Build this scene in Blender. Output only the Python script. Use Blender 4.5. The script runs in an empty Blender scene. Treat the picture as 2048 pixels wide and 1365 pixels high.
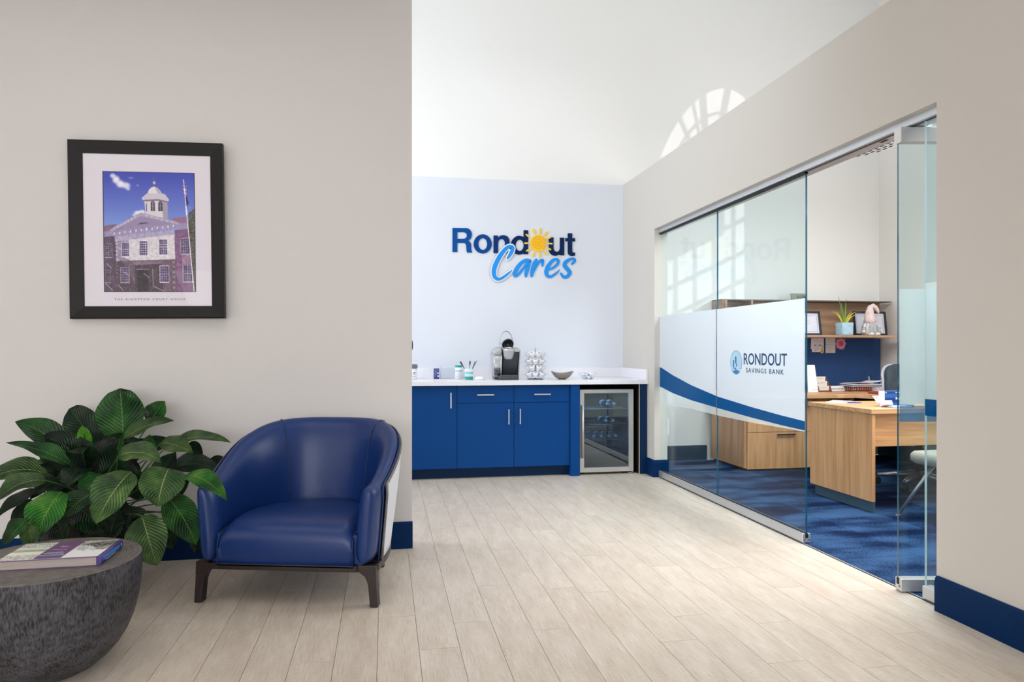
import bpy, bmesh, math, random
import numpy as np
from mathutils import Vector, Matrix
random.seed(7)
SC = bpy.context.scene
COL = SC.collection
PI = math.pi

# ------------------------------------------------------------------ camera
F_PX, CX_PX, HOR_PX, CAM_H = 1400.0, 1024.0, 701.0, 1.2
YAW = math.atan(254 / 1400.0)
cam_d = bpy.data.cameras.new('camera')
cam_d.sensor_width = 36.0
cam_d.lens = F_PX * 36.0 / 2048.0
cam_d.shift_y = (HOR_PX - 682.5) / 2048.0
cam_d.clip_start = 0.05
cam_o = bpy.data.objects.new('camera', cam_d)
cam_o.location = (0, 0, CAM_H)
cam_o.rotation_euler = (PI / 2, 0, -YAW)
COL.objects.link(cam_o)
SC.camera = cam_o

# ------------------------------------------------------------------ colour management, world, lights
SC.view_settings.view_transform = 'Standard'
SC.view_settings.look = 'None'
SC.view_settings.exposure = 0.0
SC.view_settings.gamma = 1.0
SC.view_settings.use_curve_mapping = False
try:
    SC.cycles.use_denoising = True
    SC.cycles.max_bounces = 14
    SC.cycles.diffuse_bounces = 6
    SC.cycles.glossy_bounces = 5
    SC.cycles.transparent_max_bounces = 24
    SC.cycles.sample_clamp_indirect = 6.0
except Exception:
    pass
world = bpy.data.worlds.new('sky')
SC.world = world
world.use_nodes = True
wn = world.node_tree
wn.nodes['Background'].inputs[0].default_value = (0.72, 0.84, 1.0, 1)
wn.nodes['Background'].inputs[1].default_value = 0.5


def area(name, loc, direction, sx, sy, power, color=(1, 1, 1), spread=180):
    d = bpy.data.lights.new(name, 'AREA')
    d.shape = 'RECTANGLE'
    d.size, d.size_y = sx, sy
    d.energy = power
    d.color = color
    d.spread = math.radians(spread)
    o = bpy.data.objects.new(name, d)
    o.location = loc
    o.rotation_euler = Vector(direction).to_track_quat('-Z', 'Y').to_euler()
    COL.objects.link(o)
    return o


# daylight: street windows behind the camera, an added lamp beside the lobby, tall windows of the hall left of the coffee corner, office window
area('daylight_street', (-1.4, -3.9, 1.6), (0, 1, -1.2), 5.0, 2.4, 196, (1.0, 0.995, 0.99), 150)
area('fill_lobby_side', (-4.1, 1.3, 1.6), (1, 0.35, 0.0), 2.0, 1.9, 14, (1.0, 0.985, 0.975))  # added lamp before a solid wall, washes the beige wall from the left
area('daylight_hall', (-4.1, 5.8, 2.7), (1, 0.0, 0.0), 2.2, 3.6, 80, (0.90, 0.95, 1.0))
area('daylight_office', (5.55, 3.5, 2.4), (-1, 0.15, -0.1), 1.9, 2.2, 88, (1.0, 0.985, 0.97))
# lobby ceiling lamps, then added fill lamps for the coffee corner and office
area('ceiling_lights_lobby', (-1.3, 2.3, 3.42), (0, 0, -1), 3.0, 1.6, 17, (1.0, 0.98, 0.955))
area('downlight_entrance', (1.55, 3.35, 3.42), (0.05, 0.02, -1), 0.9, 0.9, 3.4, (0.99, 0.99, 0.99), 66)
area('fill_accent_wall', (-1.3, 5.15, 3.0), (0.8, 0.85, -0.35), 1.1, 1.1, 36, (0.95, 0.975, 1.0))  # added unseen lamp, brightens the accent wall from behind the beige wall
area('fill_coffee_corner', (1.0, 4.75, 5.35), (0.02, 0.12, -1), 1.8, 0.9, 8, (0.975, 0.985, 1.0), 112)  # added unseen lamp to brighten accent wall and counter from above
area('fill_office', (3.35, 3.95, 2.92), (0, 0, -1), 0.8, 2.2, 105, (1.0, 0.985, 0.965))  # added lamp hung out of view to brighten office wall and desk
# low sun through the arched office window onto the tall back wall
SUN_DIR = (-1.0, 1.67, -0.48)
sun_d = bpy.data.lights.new('sun', 'SUN')
sun_d.energy = 1.0
sun_d.angle = math.radians(0.28)
sun_d.color = (1.0, 0.975, 0.93)
sun_o = bpy.data.objects.new('sun', sun_d)
sun_o.rotation_euler = Vector(SUN_DIR).to_track_quat('-Z', 'Y').to_euler()
sun_o.location = (12, -8, 8)
COL.objects.link(sun_o)

# ------------------------------------------------------------------ photo pixel -> point on a world plane
_c, _s = math.cos(YAW), math.sin(YAW)


def _ray(px, py):
    u = (px - CX_PX) / F_PX
    return Vector((_c * u + _s, -_s * u + _c, (HOR_PX - py) / F_PX))


def on_x(px, py, x):
    d = _ray(px, py)
    return Vector((0, 0, CAM_H)) + d * (x / d.x)


def on_y(px, py, y):
    d = _ray(px, py)
    return Vector((0, 0, CAM_H)) + d * (y / d.y)


def on_z(px, py, z):
    d = _ray(px, py)
    return Vector((0, 0, CAM_H)) + d * ((z - CAM_H) / d.z)


# ------------------------------------------------------------------ materials
def lin(c):
    return tuple(((v / 255) / 12.92 if v / 255 <= 0.04045 else ((v / 255 + 0.055) / 1.055) ** 2.4) for v in c)


MATS = {}


def mat(name, rgb=(200, 200, 200), rough=0.5, metal=0.0, spec=0.5, bump=None, vary=None, coat=0.0, rand=0.0, emit=0.0, sheen=0.0):
    """Principled material; bump=(scale,strength[,stretch xyz]); vary=(scale, rgb2[, stretch, detail]) mixes in a second colour by noise."""
    if name in MATS:
        return MATS[name]
    m = bpy.data.materials.new(name)
    m.use_nodes = True
    nt = m.node_tree
    N, L = nt.nodes, nt.links
    b = N['Principled BSDF']
    col = lin(rgb) + (1,)
    b.inputs['Base Color'].default_value = col
    b.inputs['Roughness'].default_value = rough
    b.inputs['Metallic'].default_value = metal
    b.inputs['Specular IOR Level'].default_value = spec
    b.inputs['Coat Weight'].default_value = coat
    b.inputs['Sheen Weight'].default_value = sheen
    tc = None
    if bump or vary or rand:
        tc = N.new('ShaderNodeTexCoord')
    src = None
    if vary:
        sc_, rgb2 = vary[0], vary[1]
        st = vary[2] if len(vary) > 2 else (1, 1, 1)
        det = vary[3] if len(vary) > 3 else 4
        mp = N.new('ShaderNodeMapping')
        mp.inputs['Scale'].default_value = st
        L.new(tc.outputs['Object'], mp.inputs['Vector'])
        no = N.new('ShaderNodeTexNoise')
        no.inputs['Scale'].default_value = sc_
        no.inputs['Detail'].default_value = det
        L.new(mp.outputs[0], no.inputs['Vector'])
        rp = N.new('ShaderNodeMapRange')
        rp.inputs[1].default_value = 0.32
        rp.inputs[2].default_value = 0.68
        L.new(no.outputs['Fac'], rp.inputs[0])
        mx = N.new('ShaderNodeMix')
        mx.data_type = 'RGBA'
        mx.inputs[6].default_value = col
        mx.inputs[7].default_value = lin(rgb2) + (1,)
        L.new(rp.outputs[0], mx.inputs[0])
        src = mx.outputs[2]
    if rand:
        oi = N.new('ShaderNodeObjectInfo')
        hs = N.new('ShaderNodeHueSaturation')
        mr = N.new('ShaderNodeMapRange')
        mr.inputs[3].default_value = 1 - rand
        mr.inputs[4].default_value = 1 + rand
        L.new(oi.outputs['Random'], mr.inputs[0])
        L.new(mr.outputs[0], hs.inputs['Value'])
        if src:
            L.new(src, hs.inputs['Color'])
        else:
            hs.inputs['Color'].default_value = col
        src = hs.outputs[0]
    if src:
        L.new(src, b.inputs['Base Color'])
    if bump:
        mp = N.new('ShaderNodeMapping')
        if len(bump) > 2:
            mp.inputs['Scale'].default_value = bump[2]
        L.new(tc.outputs['Object'], mp.inputs['Vector'])
        no = N.new('ShaderNodeTexNoise')
        no.inputs['Scale'].default_value = bump[0]
        no.inputs['Detail'].default_value = 3
        L.new(mp.outputs[0], no.inputs['Vector'])
        bp = N.new('ShaderNodeBump')
        bp.inputs['Strength'].default_value = bump[1]
        bp.inputs['Distance'].default_value = 0.01
        L.new(no.outputs['Fac'], bp.inputs['Height'])
        L.new(bp.outputs[0], b.inputs['Normal'])
    if emit:
        b.inputs['Emission Color'].default_value = col
        b.inputs['Emission Strength'].default_value = emit
    MATS[name] = m
    return m


def mat_glass(name, tint=(235, 245, 245), refl=1.0, rough=0.0, base=0.0):
    """Clear pane: see-through, with a Fresnel mirror reflection on its faces."""
    if name in MATS:
        return MATS[name]
    m = bpy.data.materials.new(name)
    m.use_nodes = True
    nt = m.node_tree
    N, L = nt.nodes, nt.links
    N.remove(N['Principled BSDF'])
    out = N['Material Output']
    tr = N.new('ShaderNodeBsdfTransparent')
    tr.inputs[0].default_value = lin(tint) + (1,)
    gl = N.new('ShaderNodeBsdfGlossy')
    gl.inputs['Roughness'].default_value = rough
    lw = N.new('ShaderNodeLayerWeight')
    lw.inputs['Blend'].default_value = 0.5
    pw = N.new('ShaderNodeMath')
    pw.operation = 'POWER'
    pw.inputs[1].default_value = 5.0
    L.new(lw.outputs['Facing'], pw.inputs[0])
    ma = N.new('ShaderNodeMath')
    ma.operation = 'MULTIPLY_ADD'
    ma.inputs[1].default_value = 0.96 * refl
    ma.inputs[2].default_value = 0.04 * refl + base
    ma.use_clamp = True
    L.new(pw.outputs[0], ma.inputs[0])
    mx = N.new('ShaderNodeMixShader')
    L.new(ma.outputs[0], mx.inputs[0])
    L.new(tr.outputs[0], mx.inputs[1])
    L.new(gl.outputs[0], mx.inputs[2])
    L.new(mx.outputs[0], out.inputs[0])
    MATS[name] = m
    return m


def mat_film(name, rgb, clear, transl, rough=0.6):
    """Window film: diffuse + translucent with a little clear see-through."""
    if name in MATS:
        return MATS[name]
    m = bpy.data.materials.new(name)
    m.use_nodes = True
    nt = m.node_tree
    N, L = nt.nodes, nt.links
    N.remove(N['Principled BSDF'])
    out = N['Material Output']
    c = lin(rgb) + (1,)
    df = N.new('ShaderNodeBsdfDiffuse')
    df.inputs[0].default_value = c
    tl = N.new('ShaderNodeBsdfTranslucent')
    tl.inputs[0].default_value = c
    tr = N.new('ShaderNodeBsdfTransparent')
    a = N.new('ShaderNodeMixShader')
    a.inputs[0].default_value = transl
    L.new(df.outputs[0], a.inputs[1])
    L.new(tl.outputs[0], a.inputs[2])
    b2 = N.new('ShaderNodeMixShader')
    b2.inputs[0].default_value = clear
    L.new(a.outputs[0], b2.inputs[1])
    L.new(tr.outputs[0], b2.inputs[2])
    L.new(b2.outputs[0], out.inputs[0])
    MATS[name] = m
    return m


def mat_wood(name, a, b_, axis=2, scale=1.0, rough=0.42, rings=True):
    """Wood laminate with the grain along one axis."""
    if name in MATS:
        return MATS[name]
    m = bpy.data.materials.new(name)
    m.use_nodes = True
    nt = m.node_tree
    N, L = nt.nodes, nt.links
    b = N['Principled BSDF']
    tc = N.new('ShaderNodeTexCoord')
    st = [22.0, 22.0, 22.0]
    st[axis] = 1.1
    mp = N.new('ShaderNodeMapping')
    mp.inputs['Scale'].default_value = [v * scale for v in st]
    L.new(tc.outputs['Object'], mp.inputs['Vector'])
    n1 = N.new('ShaderNodeTexNoise')
    n1.inputs['Scale'].default_value = 1.0
    n1.inputs['Detail'].default_value = 5
    n1.inputs['Distortion'].default_value = 0.6
    L.new(mp.outputs[0], n1.inputs['Vector'])
    mp2 = N.new('ShaderNodeMapping')
    st2 = [120.0, 120.0, 120.0]
    st2[axis] = 3.0
    mp2.inputs['Scale'].default_value = [v * scale for v in st2]
    L.new(tc.outputs['Object'], mp2.inputs['Vector'])
    n2 = N.new('ShaderNodeTexNoise')
    n2.inputs['Scale'].default_value = 1.0
    n2.inputs['Detail'].default_value = 2
    L.new(mp2.outputs[0], n2.inputs['Vector'])
    ad = N.new('ShaderNodeMath')
    ad.operation = 'MULTIPLY_ADD'
    ad.inputs[1].default_value = 0.35
    L.new(n2.outputs['Fac'], ad.inputs[0])
    L.new(n1.outputs['Fac'], ad.inputs[2])
    cr = N.new('ShaderNodeValToRGB')
    cr.color_ramp.elements[0].position = 0.45
    cr.color_ramp.elements[0].color = lin(b_) + (1,)
    cr.color_ramp.elements[1].position = 0.85
    cr.color_ramp.elements[1].color = lin(a) + (1,)
    L.new(ad.outputs[0], cr.inputs[0])
    L.new(cr.outputs[0], b.inputs['Base Color'])
    b.inputs['Roughness'].default_value = rough
    MATS[name] = m
    return m


def mat_print(name, rough=0.5, spec=0.5):
    """Flat print: colours come from the mesh's own colour attribute."""
    if name in MATS:
        return MATS[name]
    m = bpy.data.materials.new(name)
    m.use_nodes = True
    nt = m.node_tree
    a = nt.nodes.new('ShaderNodeVertexColor')
    a.layer_name = 'print'
    nt.links.new(a.outputs[0], nt.nodes['Principled BSDF'].inputs['Base Color'])
    nt.nodes['Principled BSDF'].inputs['Roughness'].default_value = rough
    nt.nodes['Principled BSDF'].inputs['Specular IOR Level'].default_value = spec
    MATS[name] = m
    return m


# ------------------------------------------------------------------ mesh building
class MB:
    def __init__(self):
        self.v, self.f, self.s, self.m, self.uv = [], [], [], [], None

    def add(self, vs, fs, smooth=False, m=0):
        o = len(self.v)
        self.v += [tuple(v) for v in vs]
        for f in fs:
            self.f.append(tuple(i + o for i in f))
            self.s.append(smooth)
            self.m.append(m)
        return self

    def box(self, x0, x1, y0, y1, z0, z1, m=0):
        return self.add([(x0, y0, z0), (x1, y0, z0), (x1, y1, z0), (x0, y1, z0), (x0, y0, z1), (x1, y0, z1), (x1, y1, z1), (x0, y1, z1)],
                        [(0, 3, 2, 1), (4, 5, 6, 7), (0, 1, 5, 4), (1, 2, 6, 5), (2, 3, 7, 6), (3, 0, 4, 7)], False, m)

    def loft(self, rings, closed=True, cap=True, smooth=True, m=0):
        n = len(rings[0])
        vs = [p for r in rings for p in r]
        fs = []
        for i in range(len(rings) - 1):
            for j in range(n if closed else n - 1):
                k = (j + 1) % n
                fs.append((i * n + j, i * n + k, (i + 1) * n + k, (i + 1) * n + j))
        self.add(vs, fs, smooth, m)
        if cap and closed:
            o = len(self.v) - len(vs)
            self.f.append(tuple(o + j for j in reversed(range(n))))
            self.f.append(tuple(o + (len(rings) - 1) * n + j for j in range(n)))
            self.s += [False, False]
            self.m += [m, m]
        return self

    def tube(self, pts, r, n=8, m=0, cap=True, closed=False):
        pts = [Vector(p) for p in pts]
        rs = r if isinstance(r, (list, tuple)) else [r] * len(pts)
        rings = []
        up = Vector((0, 0, 1))
        prev = None
        for i, p in enumerate(pts):
            if closed:
                t = pts[(i + 1) % len(pts)] - pts[i - 1]
            else:
                t = pts[min(i + 1, len(pts) - 1)] - pts[max(i - 1, 0)]
            t.normalize()
            if prev is None:
                a = up if abs(t.z) < 0.9 else Vector((1, 0, 0))
                x = t.cross(a).normalized()
            else:
                x = (prev - t * prev.dot(t)).normalized()
            prev = x
            y = t.cross(x)
            rings.append([p + (x * math.cos(k * 2 * PI / n) + y * math.sin(k * 2 * PI / n)) * rs[i] for k in range(n)])
        if closed:
            rings.append(rings[0])
        return self.loft(rings, True, cap and not closed, True, m)

    def cyl(self, p0, p1, r0, r1=None, n=20, m=0):
        return self.tube([p0, p1], [r0, r0 if r1 is None else r1], n, m)

    def lathe(self, prof, n=32, c=(0, 0, 0), m=0, cap=False):
        rings = [[(c[0] + r * math.cos(k * 2 * PI / n), c[1] + r * math.sin(k * 2 * PI / n), c[2] + z) for k in range(n)] for r, z in prof]
        return self.loft(rings, True, cap, True, m)

    def prism(self, poly, frame, d, m=0, smooth=False):
        """poly 2-D points in frame (origin, xaxis, yaxis), pushed by d along x cross y."""
        o, x, y = (Vector(q) for q in frame)
        nrm = x.cross(y).normalized()
        a = [o + x * p[0] + y * p[1] for p in poly]
        b = [q + nrm * d for q in a]
        return self.loft([a, b], True, True, smooth, m)

    def grid(self, fn, nu, nv, smooth=True, m=0, flip=False):
        vs = [fn(i / nu, j / nv) for j in range(nv + 1) for i in range(nu + 1)]
        fs = []
        for j in range(nv):
            for i in range(nu):
                a = j * (nu + 1) + i
                q = (a, a + 1, a + nu + 2, a + nu + 1)
                fs.append(q[::-1] if flip else q)
        return self.add(vs, fs, smooth, m)

    def mesh(self, name, mats):
        me = bpy.data.meshes.new(name)
        me.from_pydata(self.v, [], self.f)
        me.polygons.foreach_set('use_smooth', self.s)
        mats = mats if isinstance(mats, (list, tuple)) else [mats]
        for q in mats:
            me.materials.append(q)
        if len(mats) > 1:
            me.polygons.foreach_set('material_index', self.m)
        me.update()
        return me


def link(name, me, parent=None, loc=None, rot=None):
    o = bpy.data.objects.new(name, me)
    COL.objects.link(o)
    if parent is not None:
        o.parent = parent
    if loc is not None:
        o.location = loc
    if rot is not None:
        o.rotation_euler = rot
    return o


def fix_normals(me):
    bm = bmesh.new()
    bm.from_mesh(me)
    bmesh.ops.recalc_face_normals(bm, faces=bm.faces)
    bm.to_mesh(me)
    bm.free()


def obj(name, mb, mats, parent=None, loc=None, rot=None, bev=0, seg=2, fix=True, sub=0):
    me = mb.mesh(name, mats)
    if fix:
        fix_normals(me)
    o = link(name, me, parent, loc, rot)
    if bev:
        b = o.modifiers.new('bevel', 'BEVEL')
        b.width = bev
        b.segments = seg
        b.limit_method = 'ANGLE'
        b.angle_limit = math.radians(40)
        b.harden_normals = False
    if sub:
        b = o.modifiers.new('subdivision', 'SUBSURF')
        b.levels = b.render_levels = sub
    return o


def tag(o, label=None, cat=None, group=None, kind=None):
    if label:
        o['label'] = label
    if cat:
        o['category'] = cat
    if group:
        o['group'] = group
    if kind:
        o['kind'] = kind
    return o


def thing(name, label, cat, loc=(0, 0, 0), rz=0.0, group=None):
    o = link(name, None, None, loc, (0, 0, rz))
    return tag(o, label, cat, group)


def copy_tree(o, parent=None):
    c = o.copy()
    COL.objects.link(c)
    if parent is not None:
        c.parent = parent
    for ch in list(o.children):
        copy_tree(ch, c)
    return c


def struct(name, mb, mats, **k):
    o = obj(name, mb, mats, **k)
    if o.parent is None:
        o['kind'] = 'structure'
    return o


def frame_matrix(o, x, y):
    x, y = Vector(x).normalized(), Vector(y).normalized()
    z = x.cross(y)
    m = Matrix((x, y, z)).transposed().to_4x4()
    m.translation = Vector(o)
    return m


def flat(name, outlines, depth, frame, m, parent=None):
    """Filled outline(s) with holes in a plane frame, extruded by depth towards the frame normal."""
    cu = bpy.data.curves.new(name, 'CURVE')
    cu.dimensions = '2D'
    cu.fill_mode = 'BOTH'
    cu.extrude = depth / 2
    for pts in outlines:
        s = cu.splines.new('POLY')
        s.points.add(len(pts) - 1)
        for q, p in zip(s.points, pts):
            q.co = (p[0], p[1], 0, 1)
        s.use_cyclic_u = True
    t = bpy.data.objects.new('tmp', cu)
    me = bpy.data.meshes.new_from_object(t)
    bpy.data.objects.remove(t)
    bpy.data.curves.remove(cu)
    me.name = name
    me.transform(Matrix.Translation((0, 0, depth / 2)))
    me.transform(frame_matrix(*frame))
    me.materials.clear()
    me.materials.append(m)
    return link(name, me, parent)


def text(name, body, frame, w, h, m, parent=None, depth=0.0006, bold=0.0, spacing=1.0, center=False):
    """Lettering fitted to a w x h box whose lower-left corner is the frame origin."""
    cu = bpy.data.curves.new(name, 'FONT')
    cu.body = body
    cu.size = 1.0
    cu.extrude = 0.02
    cu.offset = bold
    cu.space_character = spacing
    cu.resolution_u = 3
    t = bpy.data.objects.new('tmp', cu)
    me = bpy.data.meshes.new_from_object(t)
    bpy.data.objects.remove(t)
    bpy.data.curves.remove(cu)
    me.name = name
    co = np.empty(len(me.vertices) * 3, np.float32)
    me.vertices.foreach_get('co', co)
    co = co.reshape(-1, 3)
    mn, mx = co.min(0), co.max(0)
    co = (co - mn) / np.maximum(mx - mn, 1e-6) * np.array([w, h, depth], np.float32)
    me.vertices.foreach_set('co', co.ravel())
    me.transform(frame_matrix(*frame))
    me.materials.clear()
    me.materials.append(m)
    me.update()
    return link(name, me, parent)


def print_mesh(name, rgb, w, h, frame, m, parent=None):
    """A flat printed picture: rgb is an (H,W,3) sRGB 0-255 array, row 0 at the top."""
    H, W = rgb.shape[:2]
    xs = np.linspace(0, w, W + 1)
    ys = np.linspace(0, h, H + 1)
    X, Y = np.meshgrid(xs, ys)
    co = np.stack([X, Y, np.zeros_like(X)], -1).reshape(-1, 3)
    i, j = np.meshgrid(np.arange(W), np.arange(H))
    a = (j * (W + 1) + i).ravel()
    faces = np.stack([a, a + 1, a + W + 2, a + W + 1], -1)
    me = bpy.data.meshes.new(name)
    me.vertices.add(len(co))
    me.vertices.foreach_set('co', co.astype(np.float32).ravel())
    me.loops.add(faces.size)
    me.loops.foreach_set('vertex_index', faces.astype(np.int32).ravel())
    me.polygons.add(len(faces))
    me.polygons.foreach_set('loop_start', np.arange(0, faces.size, 4, dtype=np.int32))
    me.update(calc_edges=True)
    c = rgb[::-1].reshape(-1, 3) / 255.0
    c = np.where(c <= 0.04045, c / 12.92, ((c + 0.055) / 1.055) ** 2.4)
    c = np.concatenate([c, np.ones((len(c), 1))], 1)
    at = me.color_attributes.new('print', 'FLOAT_COLOR', 'CORNER')
    at.data.foreach_set('color', np.repeat(c, 4, 0).astype(np.float32).ravel())
    me.transform(frame_matrix(*frame))
    me.materials.append(m)
    return link(name, me, parent)


class Raster:
    """Tiny painter for flat prints (anti-aliased by 2x supersampling)."""

    def __init__(self, w, h, x0, x1, y0, y1, bg):
        self.w, self.h = w * 2, h * 2
        self.X, self.Y = np.meshgrid(x0 + (np.arange(self.w) + .5) / self.w * (x1 - x0), y0 + (np.arange(self.h) + .5) / self.h * (y1 - y0))
        self.a = np.zeros((self.h, self.w, 3)) + np.array(bg, float)
        self.rng = np.random.default_rng(3)

    def put(self, mask, c, al=1.0):
        c = c if isinstance(c, np.ndarray) and c.ndim == 3 else np.array(c, float)
        mk = (mask * al)[..., None]
        self.a = self.a * (1 - mk) + c * mk

    def poly(self, pts, c, al=1.0):
        m = np.zeros(self.X.shape, bool)
        n = len(pts)
        for i in range(n):
            (xa, ya), (xb, yb) = pts[i], pts[(i + 1) % n]
            if ya == yb:
                continue
            cond = (self.Y >= min(ya, yb)) & (self.Y < max(ya, yb))
            m ^= cond & (self.X < (xb - xa) * (self.Y - ya) / (yb - ya) + xa)
        self.put(m.astype(float), c, al)

    def rect(self, x0, y0, x1, y1, c, al=1.0):
        self.poly([(x0, y0), (x1, y0), (x1, y1), (x0, y1)], c, al)

    def ell(self, x, y, rx, ry, c, al=1.0, soft=0.0):
        d = np.sqrt(((self.X - x) / rx) ** 2 + ((self.Y - y) / ry) ** 2)
        m = np.clip((1 - d) / soft, 0, 1) if soft else (d < 1).astype(float)
        self.put(m, c, al)

    def line(self, x0, y0, x1, y1, w, c, al=1.0):
        dx, dy = x1 - x0, y1 - y0
        L = math.hypot(dx, dy)
        nx, ny = -dy / L * w / 2, dx / L * w / 2
        self.poly([(x0 + nx, y0 + ny), (x1 + nx, y1 + ny), (x1 - nx, y1 - ny), (x0 - nx, y0 - ny)], c, al)

    def noise(self, cell, amp, mask=None):
        h, w = int(self.h / cell) + 2, int(self.w / cell) + 2
        g = self.rng.normal(0, 1, (h, w))
        yy, xx = np.arange(self.h) / cell, np.arange(self.w) / cell
        yi, xi = yy.astype(int), xx.astype(int)
        fy, fx = (yy - yi)[:, None], (xx - xi)[None]
        n = (g[yi][:, xi] * (1 - fx) + g[yi][:, xi + 1] * fx) * (1 - fy) + (g[yi + 1][:, xi] * (1 - fx) + g[yi + 1][:, xi + 1] * fx) * fy
        k = n[..., None] * amp
        self.a = self.a + (k if mask is None else k * mask[..., None])

    def out(self):
        a = np.clip(self.a, 0, 255)
        return a.reshape(self.h // 2, 2, self.w // 2, 2, 3).mean((1, 3))


# ================================================================== THE SETTING
M_BEIGE = mat('wall_paint_beige', (214, 211, 211), 0.75, bump=(260, 0.10, (0.25, 1, 1.6)))
M_WARM = mat('wall_paint_warm_white', (206, 202, 196), 0.8, bump=(220, 0.05))
M_WHITE = mat('wall_paint_white', (240, 241, 240), 0.8)
M_OFFICE = mat('office_paint', (232, 231, 227), 0.8)
M_NAVY = mat('navy_paint', (0, 40, 84), 0.5, spec=0.1, bump=(90, 0.05))
M_ALU = mat('brushed_aluminium', (205, 208, 212), 0.38, 0.75, bump=(40, 0.03, (1, 0.02, 1)))
M_ALU_DK = mat('aluminium_shadow_groove', (70, 74, 80), 0.5, 0.6)
M_BLACK = mat('black_rubber', (14, 15, 18), 0.6)


def mat_wallpaper():
    m = bpy.data.materials.new('dotted_wallpaper')
    m.use_nodes = True
    N, L = m.node_tree.nodes, m.node_tree.links
    b = N['Principled BSDF']
    b.inputs['Roughness'].default_value = 0.6
    tc = N.new('ShaderNodeTexCoord')
    mp = N.new('ShaderNodeMapping')
    mp.inputs['Rotation'].default_value = (0, PI / 4, 0)
    mp.inputs['Scale'].default_value = (1, 0.001, 1)
    L.new(tc.outputs['Object'], mp.inputs['Vector'])
    ck = N.new('ShaderNodeTexVoronoi')
    ck.inputs['Scale'].default_value = 42
    ck.inputs['Randomness'].default_value = 0.0
    L.new(mp.outputs[0], ck.inputs['Vector'])
    cr = N.new('ShaderNodeValToRGB')
    cr.color_ramp.elements[0].position = 0.20
    cr.color_ramp.elements[0].color = lin((206, 212, 226)) + (1,)
    cr.color_ramp.elements[1].position = 0.34
    cr.color_ramp.elements[1].color = lin((224, 229, 239)) + (1,)
    L.new(ck.outputs['Distance'], cr.inputs[0])
    L.new(cr.outputs[0], b.inputs['Base Color'])
    return m


M_PAPER = mat_wallpaper()


def mat_plank():
    m = bpy.data.materials.new('woven_vinyl_plank')
    m.use_nodes = True
    N, L = m.node_tree.nodes, m.node_tree.links
    b = N['Principled BSDF']
    tc = N.new('ShaderNodeTexCoord')
    oi = N.new('ShaderNodeObjectInfo')
    ad = N.new('ShaderNodeVectorMath')
    ad.operation = 'ADD'
    cb = N.new('ShaderNodeCombineXYZ')
    ml = N.new('ShaderNodeMath')
    ml.operation = 'MULTIPLY'
    ml.inputs[1].default_value = 37.0
    L.new(oi.outputs['Random'], ml.inputs[0])
    L.new(ml.outputs[0], cb.inputs[0])
    L.new(ml.outputs[0], cb.inputs[1])
    L.new(tc.outputs['Object'], ad.inputs[0])
    L.new(cb.outputs[0], ad.inputs[1])
    fac = None
    for st, w in (((300, 9, 1), 0.5), ((30, 260, 1), 0.3), ((14, 3, 1), 0.35)):
        mp = N.new('ShaderNodeMapping')
        mp.inputs['Scale'].default_value = st
        L.new(ad.outputs[0], mp.inputs['Vector'])
        no = N.new('ShaderNodeTexNoise')
        no.inputs['Scale'].default_value = 1.0
        no.inputs['Detail'].default_value = 2
        L.new(mp.outputs[0], no.inputs['Vector'])
        ma = N.new('ShaderNodeMath')
        ma.operation = 'MULTIPLY_ADD'
        ma.inputs[1].default_value = w
        L.new(no.outputs['Fac'], ma.inputs[0])
        if fac:
            L.new(fac, ma.inputs[2])
        else:
            ma.inputs[2].default_value = 0.0
        fac = ma.outputs[0]
    cr = N.new('ShaderNodeValToRGB')
    cr.color_ramp.elements[0].position = 0.40
    cr.color_ramp.elements[0].color = lin((188, 173, 156)) + (1,)
    cr.color_ramp.elements[1].position = 0.74
    cr.color_ramp.elements[1].color = lin((222, 212, 201)) + (1,)
    L.new(fac, cr.inputs[0])
    hs = N.new('ShaderNodeHueSaturation')
    mr = N.new('ShaderNodeMapRange')
    mr.inputs[3].default_value = 0.972
    mr.inputs[4].default_value = 1.02
    L.new(oi.outputs['Random'], mr.inputs[0])
    L.new(mr.outputs[0], hs.inputs['Value'])
    L.new(cr.outputs[0], hs.inputs['Color'])
    L.new(hs.outputs[0], b.inputs['Base Color'])
    b.inputs['Roughness'].default_value = 0.36
    b.inputs['Specular IOR Level'].default_value = 0.42
    bp = N.new('ShaderNodeBump')
    bp.inputs['Strength'].default_value = 0.06
    bp.inputs['Distance'].default_value = 0.01
    L.new(fac, bp.inputs['Height'])
    L.new(bp.outputs[0], b.inputs['Normal'])
    return m


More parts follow.
